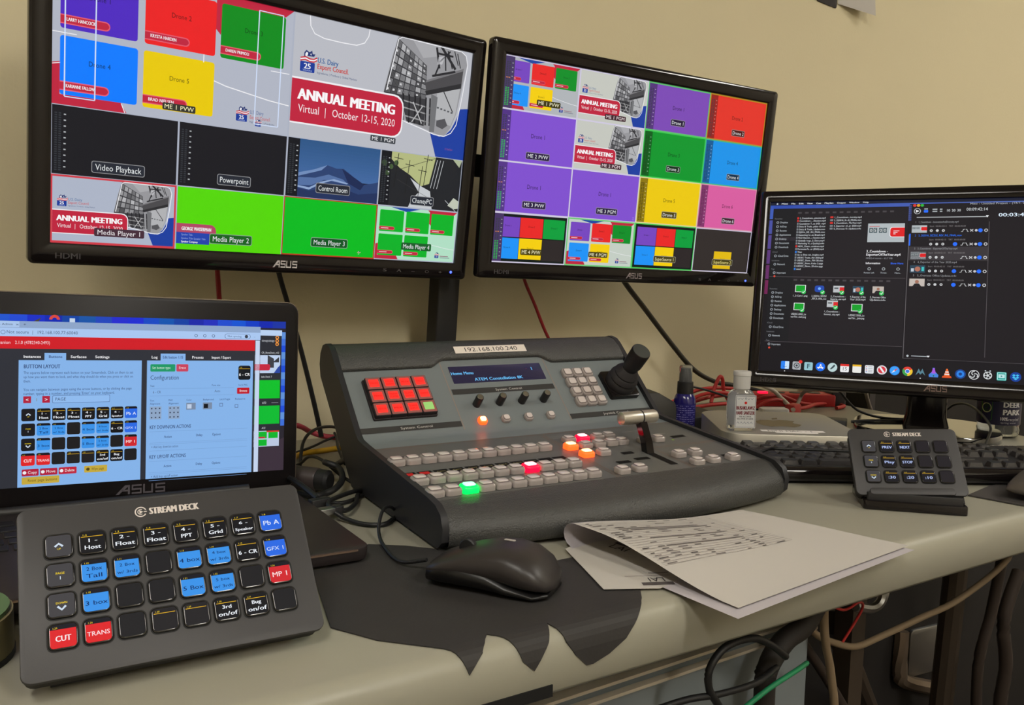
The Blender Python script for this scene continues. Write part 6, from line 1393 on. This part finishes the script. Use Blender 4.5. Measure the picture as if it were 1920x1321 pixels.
cable('thin_cable', 'thin black cable running right from the laptop plug', [(0.312, 0.866, 0.010), (0.327, 0.862, 0.004), (0.340, 0.852, 0.003), (0.363, 0.863, 0.003), (0.385, 0.88, 0.003)], 0.0022, M_rub)
cable('thin_cable', 'black cable coiled in a loop near the laptop corner', [(0.375, 0.885, 0.003), (0.362, 0.861, 0.006), (0.348, 0.833, 0.006), (0.328, 0.808, 0.008), (0.316, 0.809, 0.010), (0.312, 0.818, 0.012), (0.319, 0.832, 0.013), (0.335, 0.847, 0.012), (0.363, 0.867, 0.010), (0.383, 0.885, 0.004)], 0.0026, M_rub)
cable('usb_cable', 'black cable from the laptop plug towards the mouse cord', [(0.312, 0.800, 0.010), (0.319, 0.792, 0.005), (0.328, 0.774, 0.003), (0.339, 0.762, 0.003), (0.352, 0.761, 0.003), (0.376, 0.785, 0.003)], 0.0024, M_rub)
br_ = thing('power_brick', 'dark cylindrical cable adapter between laptop and switcher', 'adapter', T(Vector((0.325, 0.935, 0.0142))) @ RZ(-52) @ RY(90))
obj('barrel', MB().lathe([(0.011, -0.045), (0.0138, -0.042), (0.0138, 0.020), (0.013, 0.022)], 24), mat('brick_grey', (54, 46, 46), 0.45), br_)
obj('end_cap', MB().lathe([(0.0125, 0.022), (0.0125, 0.034), (0.009, 0.037)], 24), M_rub, br_)
pg = thing('cable_plug', 'black angled plug in the side of the laptop', 'plug', T(Vector((0.308, 0.834, 0.0125))) @ RZ(8))
obj('plug_body', MB().slab(0.022, 0.011, 0.009, 0.002, 0.001, (0, 0, -0.0045)), M_blk, pg)
obj('strain_relief', MB().tube([(0.000, 0.004, 0.003), (0.0005, 0.03, 0.008), (0.004, 0.07, 0.010), (0.012, 0.11, 0.004), (0.02, 0.14, -0.006)], 0.0032, 8), M_rub, pg)
pg = thing('cable_plug', 'silver plug in the side of the laptop nearest the front', 'plug', T(Vector((0.305, 0.808, 0.0105))) @ RZ(4))
obj('plug_shell', MB().slab(0.018, 0.0115, 0.006, 0.001, 0.0006, (0, 0, -0.003)), M_steel, pg)
obj('plug_body', MB().slab(0.010, 0.0125, 0.008, 0.002, 0.001, (0.013, 0, -0.004)), M_blk, pg)

# red network cables and power strip in front of the wall
strip = thing('power_strip', 'red power strip with a glowing switch behind the mini computer', 'power strip', T(Vector((1.375, 1.085, 0.0))) @ RZ(-30))
obj('housing', MB().slab(0.17, 0.045, 0.024, 0.006, 0.004, (0, 0, 0.001)), mat('red_power_strip', (176, 34, 34), 0.4), strip)
obj('switch', MB().slab(0.018, 0.012, 0.004, 0.002, 0.001, (-0.06, -0.010, 0.0248)), mat('glowing_switch', (230, 20, 50), 0.3, emit=(255, 20, 60), estr=1.6), strip)
for k in range(3): obj('socket', MB().slab(0.026, 0.024, 0.001, 0.011, 0.0003, (-0.025 + 0.036 * k, 0, 0.0248)), M_blk, strip)
obj('end_block', MB().slab(0.030, 0.042, 0.030, 0.004, 0.003, (0.09, 0, 0.0)), mat('dark_strip_end', (44, 38, 40), 0.5), strip)
for i, (lab, pts) in enumerate((('red network cable bowing up behind the spray bottle', [(1.08, 1.17, 0.004), (1.14, 1.170, 0.012), (1.195, 1.165, 0.030), (1.235, 1.155, 0.034), (1.29, 1.145, 0.030)]),
                                ('red network cable lying straight beside the sanitizer bottle', [(1.10, 1.15, 0.004), (1.16, 1.145, 0.012), (1.21, 1.140, 0.020), (1.28, 1.135, 0.022)]),
                                ('lowest red network cable behind the spray bottle', [(1.09, 1.125, 0.003), (1.14, 1.125, 0.006), (1.20, 1.115, 0.010), (1.26, 1.10, 0.010)]),
                                ('red cable standing up in a narrow loop against the wall', [(1.195, 1.125, 0.012), (1.206, 1.130, 0.034), (1.212, 1.130, 0.047), (1.221, 1.130, 0.060), (1.229, 1.130, 0.055), (1.233, 1.130, 0.034), (1.244, 1.128, 0.014)]),
                                ('red network cable snaking in front of the power strip', [(1.235, 1.090, 0.006), (1.275, 1.075, 0.022), (1.315, 1.062, 0.026), (1.355, 1.050, 0.012), (1.395, 1.050, 0.005)]),
                                ('short red network cable hump beside the white cable', [(1.24, 1.060, 0.004), (1.262, 1.048, 0.020), (1.290, 1.040, 0.022), (1.315, 1.030, 0.005)]),
                                ('red network cable crossing behind the sanitizer bottle', [(1.13, 1.150, 0.004), (1.175, 1.130, 0.028), (1.225, 1.115, 0.030), (1.28, 1.100, 0.014)]),
                                ('red cable with a plug curling to the right of the power strip', [(1.285, 1.005, 0.010), (1.330, 1.008, 0.011), (1.369, 1.024, 0.010), (1.415, 1.036, 0.007), (1.445, 1.030, 0.0045), (1.440, 1.008, 0.0045), (1.405, 1.000, 0.0045)]))):
    cable('network_cable', lab, pts, 0.0036, M_red, group='red network cables')
pg = thing('cable_plug', 'red plug head lying behind the mini computer', 'plug', T(Vector((1.285, 1.006, 0.0045))) @ RZ(10))
obj('plug_body', MB().slab(0.030, 0.020, 0.016, 0.005, 0.004), M_red, pg)
cable('white_cable', 'white cable slanting down in front of the power strip', [(1.215, 1.060, 0.075), (1.246, 1.054, 0.054), (1.285, 1.056, 0.040), (1.300, 1.045, 0.024), (1.272, 0.995, 0.012)], 0.0040, M_white)
cable('grey_cable', 'grey cable bending down behind the right monitor corner', [(1.385, 1.03, 0.052), (1.364, 1.022, 0.042), (1.346, 1.030, 0.036), (1.340, 1.035, 0.022), (1.308, 1.018, 0.006)], 0.0036, mat('grey_jacket', (128, 118, 108), 0.5))
cable('thin_cable', 'thin black cable crossing over the white cable', [(1.225, 1.065, 0.066), (1.252, 1.051, 0.052), (1.289, 1.058, 0.046), (1.318, 1.060, 0.044), (1.335, 1.035, 0.05), (1.36, 1.02, 0.06)], 0.0020, M_rub)
cable('thin_cable', 'thin black cable slanting behind the two bottles', [(1.10, 1.10, 0.055), (1.14, 1.085, 0.045), (1.18, 1.06, 0.030), (1.215, 1.035, 0.012), (1.24, 1.02, 0.004)], 0.0020, M_rub)
wp = thing('white_adapter', 'small white adapter on the desk behind the mini computer', 'adapter', T(Vector((1.238, 1.012, 0.0))) @ RZ(-30))
obj('case', MB().slab(0.052, 0.026, 0.016, 0.006, 0.004), mat('white_plastic', (206, 202, 196), 0.4), wp)
obj('lead', MB().tube([(-0.026, 0, 0.008), (-0.06, 0.004, 0.006), (-0.10, 0.02, 0.004)], 0.0028, 8), M_white, wp)
cable('blue_cable', 'short dark blue cable beside the spray bottle', [(1.055, 1.045, 0.003), (1.085, 1.04, 0.006), (1.115, 1.05, 0.010), (1.14, 1.045, 0.004)], 0.0050, mat('blue_jacket', (38, 62, 110), 0.45))
cable('monitor_cable', 'black cable dropping from the right monitor onto its base', [(1.235, 0.895, 0.085), (1.256, 0.888, 0.060), (1.291, 0.885, 0.032), (1.306, 0.873, 0.022), (1.330, 0.858, 0.0150), (1.350, 0.831, 0.0148), (1.385, 0.826, 0.016)], 0.0022, M_rub)
cable('monitor_cable', 'second black cable lying across the left of the monitor base', [(1.262, 0.868, 0.012), (1.282, 0.850, 0.0150), (1.305, 0.836, 0.0150), (1.340, 0.815, 0.0150)], 0.0022, M_rub)
cable('thin_cable', 'thin dark cable arching over the right of the monitor base', [(1.432, 0.812, 0.014), (1.436, 0.800, 0.030), (1.443, 0.790, 0.040), (1.426, 0.760, 0.045), (1.383, 0.715, 0.040), (1.339, 0.677, 0.030), (1.322, 0.668, 0.020), (1.288, 0.656, 0.010)], 0.0020, M_rub)
cable('keypad_cable', 'black cable running over the keyboard from the small keypad', [(0.845, 0.735, 0.018), (0.868, 0.716, 0.034), (0.873, 0.700, 0.037), (0.902, 0.680, 0.037), (0.932, 0.655, 0.037), (0.952, 0.620, 0.040)], 0.0018, M_rub)
# cables beyond the table end
for i, (lab, x) in enumerate((('grey cable hanging left of the monitor neck beyond the table end', 1.62), ('grey cable hanging right of the monitor neck beyond the table end', 1.83))):
    cable('hanging_cable', lab, [(x - 0.05, 1.07, 0.10), (x - 0.02, 1.065, 0.0), (x + 0.03, 1.06, -0.08), (x + 0.10, 1.06, -0.16)], 0.004, mat('grey_jacket', (128, 118, 108), 0.5))
# cables under the table
M_tan = mat('tan_jacket', (124, 106, 82), 0.6)
cable('under_cable', 'tan cable drooping in a long curve under the table', [(1.26, 0.60, -0.10), (1.223, 0.58, -0.133), (1.104, 0.58, -0.167), (1.011, 0.58, -0.174), (0.926, 0.58, -0.179), (0.879, 0.58, -0.180), (0.840, 0.58, -0.167), (0.794, 0.575, -0.143), (0.76, 0.57, -0.11)], 0.0042, M_tan)
cable('under_cable', 'tan strap cable hanging straight down under the paper', [(0.752, 0.535, -0.05), (0.758, 0.540, -0.099), (0.764, 0.540, -0.134), (0.776, 0.540, -0.171), (0.790, 0.540, -0.25), (0.80, 0.54, -0.50)], 0.0046, M_tan)
cable('under_cable', 'thick dark cable bundle bending down beside the grey case', [(0.78, 0.545, -0.055), (0.715, 0.530, -0.095), (0.682, 0.530, -0.107), (0.659, 0.530, -0.130), (0.656, 0.530, -0.167), (0.66, 0.53, -0.40)], 0.0110, mat('dark_brown_sleeve', (36, 31, 28), 0.7))
cable('under_cable', 'black cable curled in a big loop against the grey case', [(0.660, 0.510, -0.110), (0.632, 0.505, -0.090), (0.598, 0.500, -0.073), (0.563, 0.500, -0.073), (0.544, 0.500, -0.088), (0.544, 0.500, -0.107), (0.556, 0.500, -0.125), (0.60, 0.51, -0.18)], 0.0036, M_rub)
cable('under_cable', 'black cable sagging low across the grey case', [(0.44, 0.515, -0.12), (0.514, 0.505, -0.113), (0.558, 0.500, -0.116), (0.612, 0.505, -0.122), (0.66, 0.52, -0.125)], 0.0032, M_rub)
cable('under_cable', 'green cable peeping out from the dark bundle', [(0.60, 0.512, -0.150), (0.640, 0.512, -0.138), (0.680, 0.512, -0.130), (0.72, 0.53, -0.14)], 0.0026, mat('green_jacket', (30, 130, 84), 0.5))
cable('under_cable', 'thin red wire curling by the table hinge', [(0.79, 0.57, -0.10), (0.82, 0.56, -0.115), (0.85, 0.56, -0.112), (0.87, 0.57, -0.13), (0.85, 0.58, -0.17)], 0.0016, M_red)
for i, (lab, pts) in enumerate((('dark brown cable hanging in the lower right corner', [(1.46, 0.70, -0.20), (1.435, 0.70, -0.30), (1.405, 0.70, -0.39), (1.42, 0.70, -0.55)]),
                                ('thick brown cable nearest the right edge under the table', [(1.56, 0.72, -0.26), (1.50, 0.71, -0.33), (1.498, 0.70, -0.409), (1.489, 0.70, -0.479), (1.50, 0.70, -0.60)]),
                                ('brown cable crossing behind the tan strap', [(0.80, 0.60, -0.16), (0.86, 0.61, -0.22), (0.90, 0.60, -0.28), (0.96, 0.60, -0.36)]))):
    cable('under_cable', lab, pts, (0.009, 0.011, 0.006)[i], mat('brown_sleeve', (44, 33, 26), 0.8))
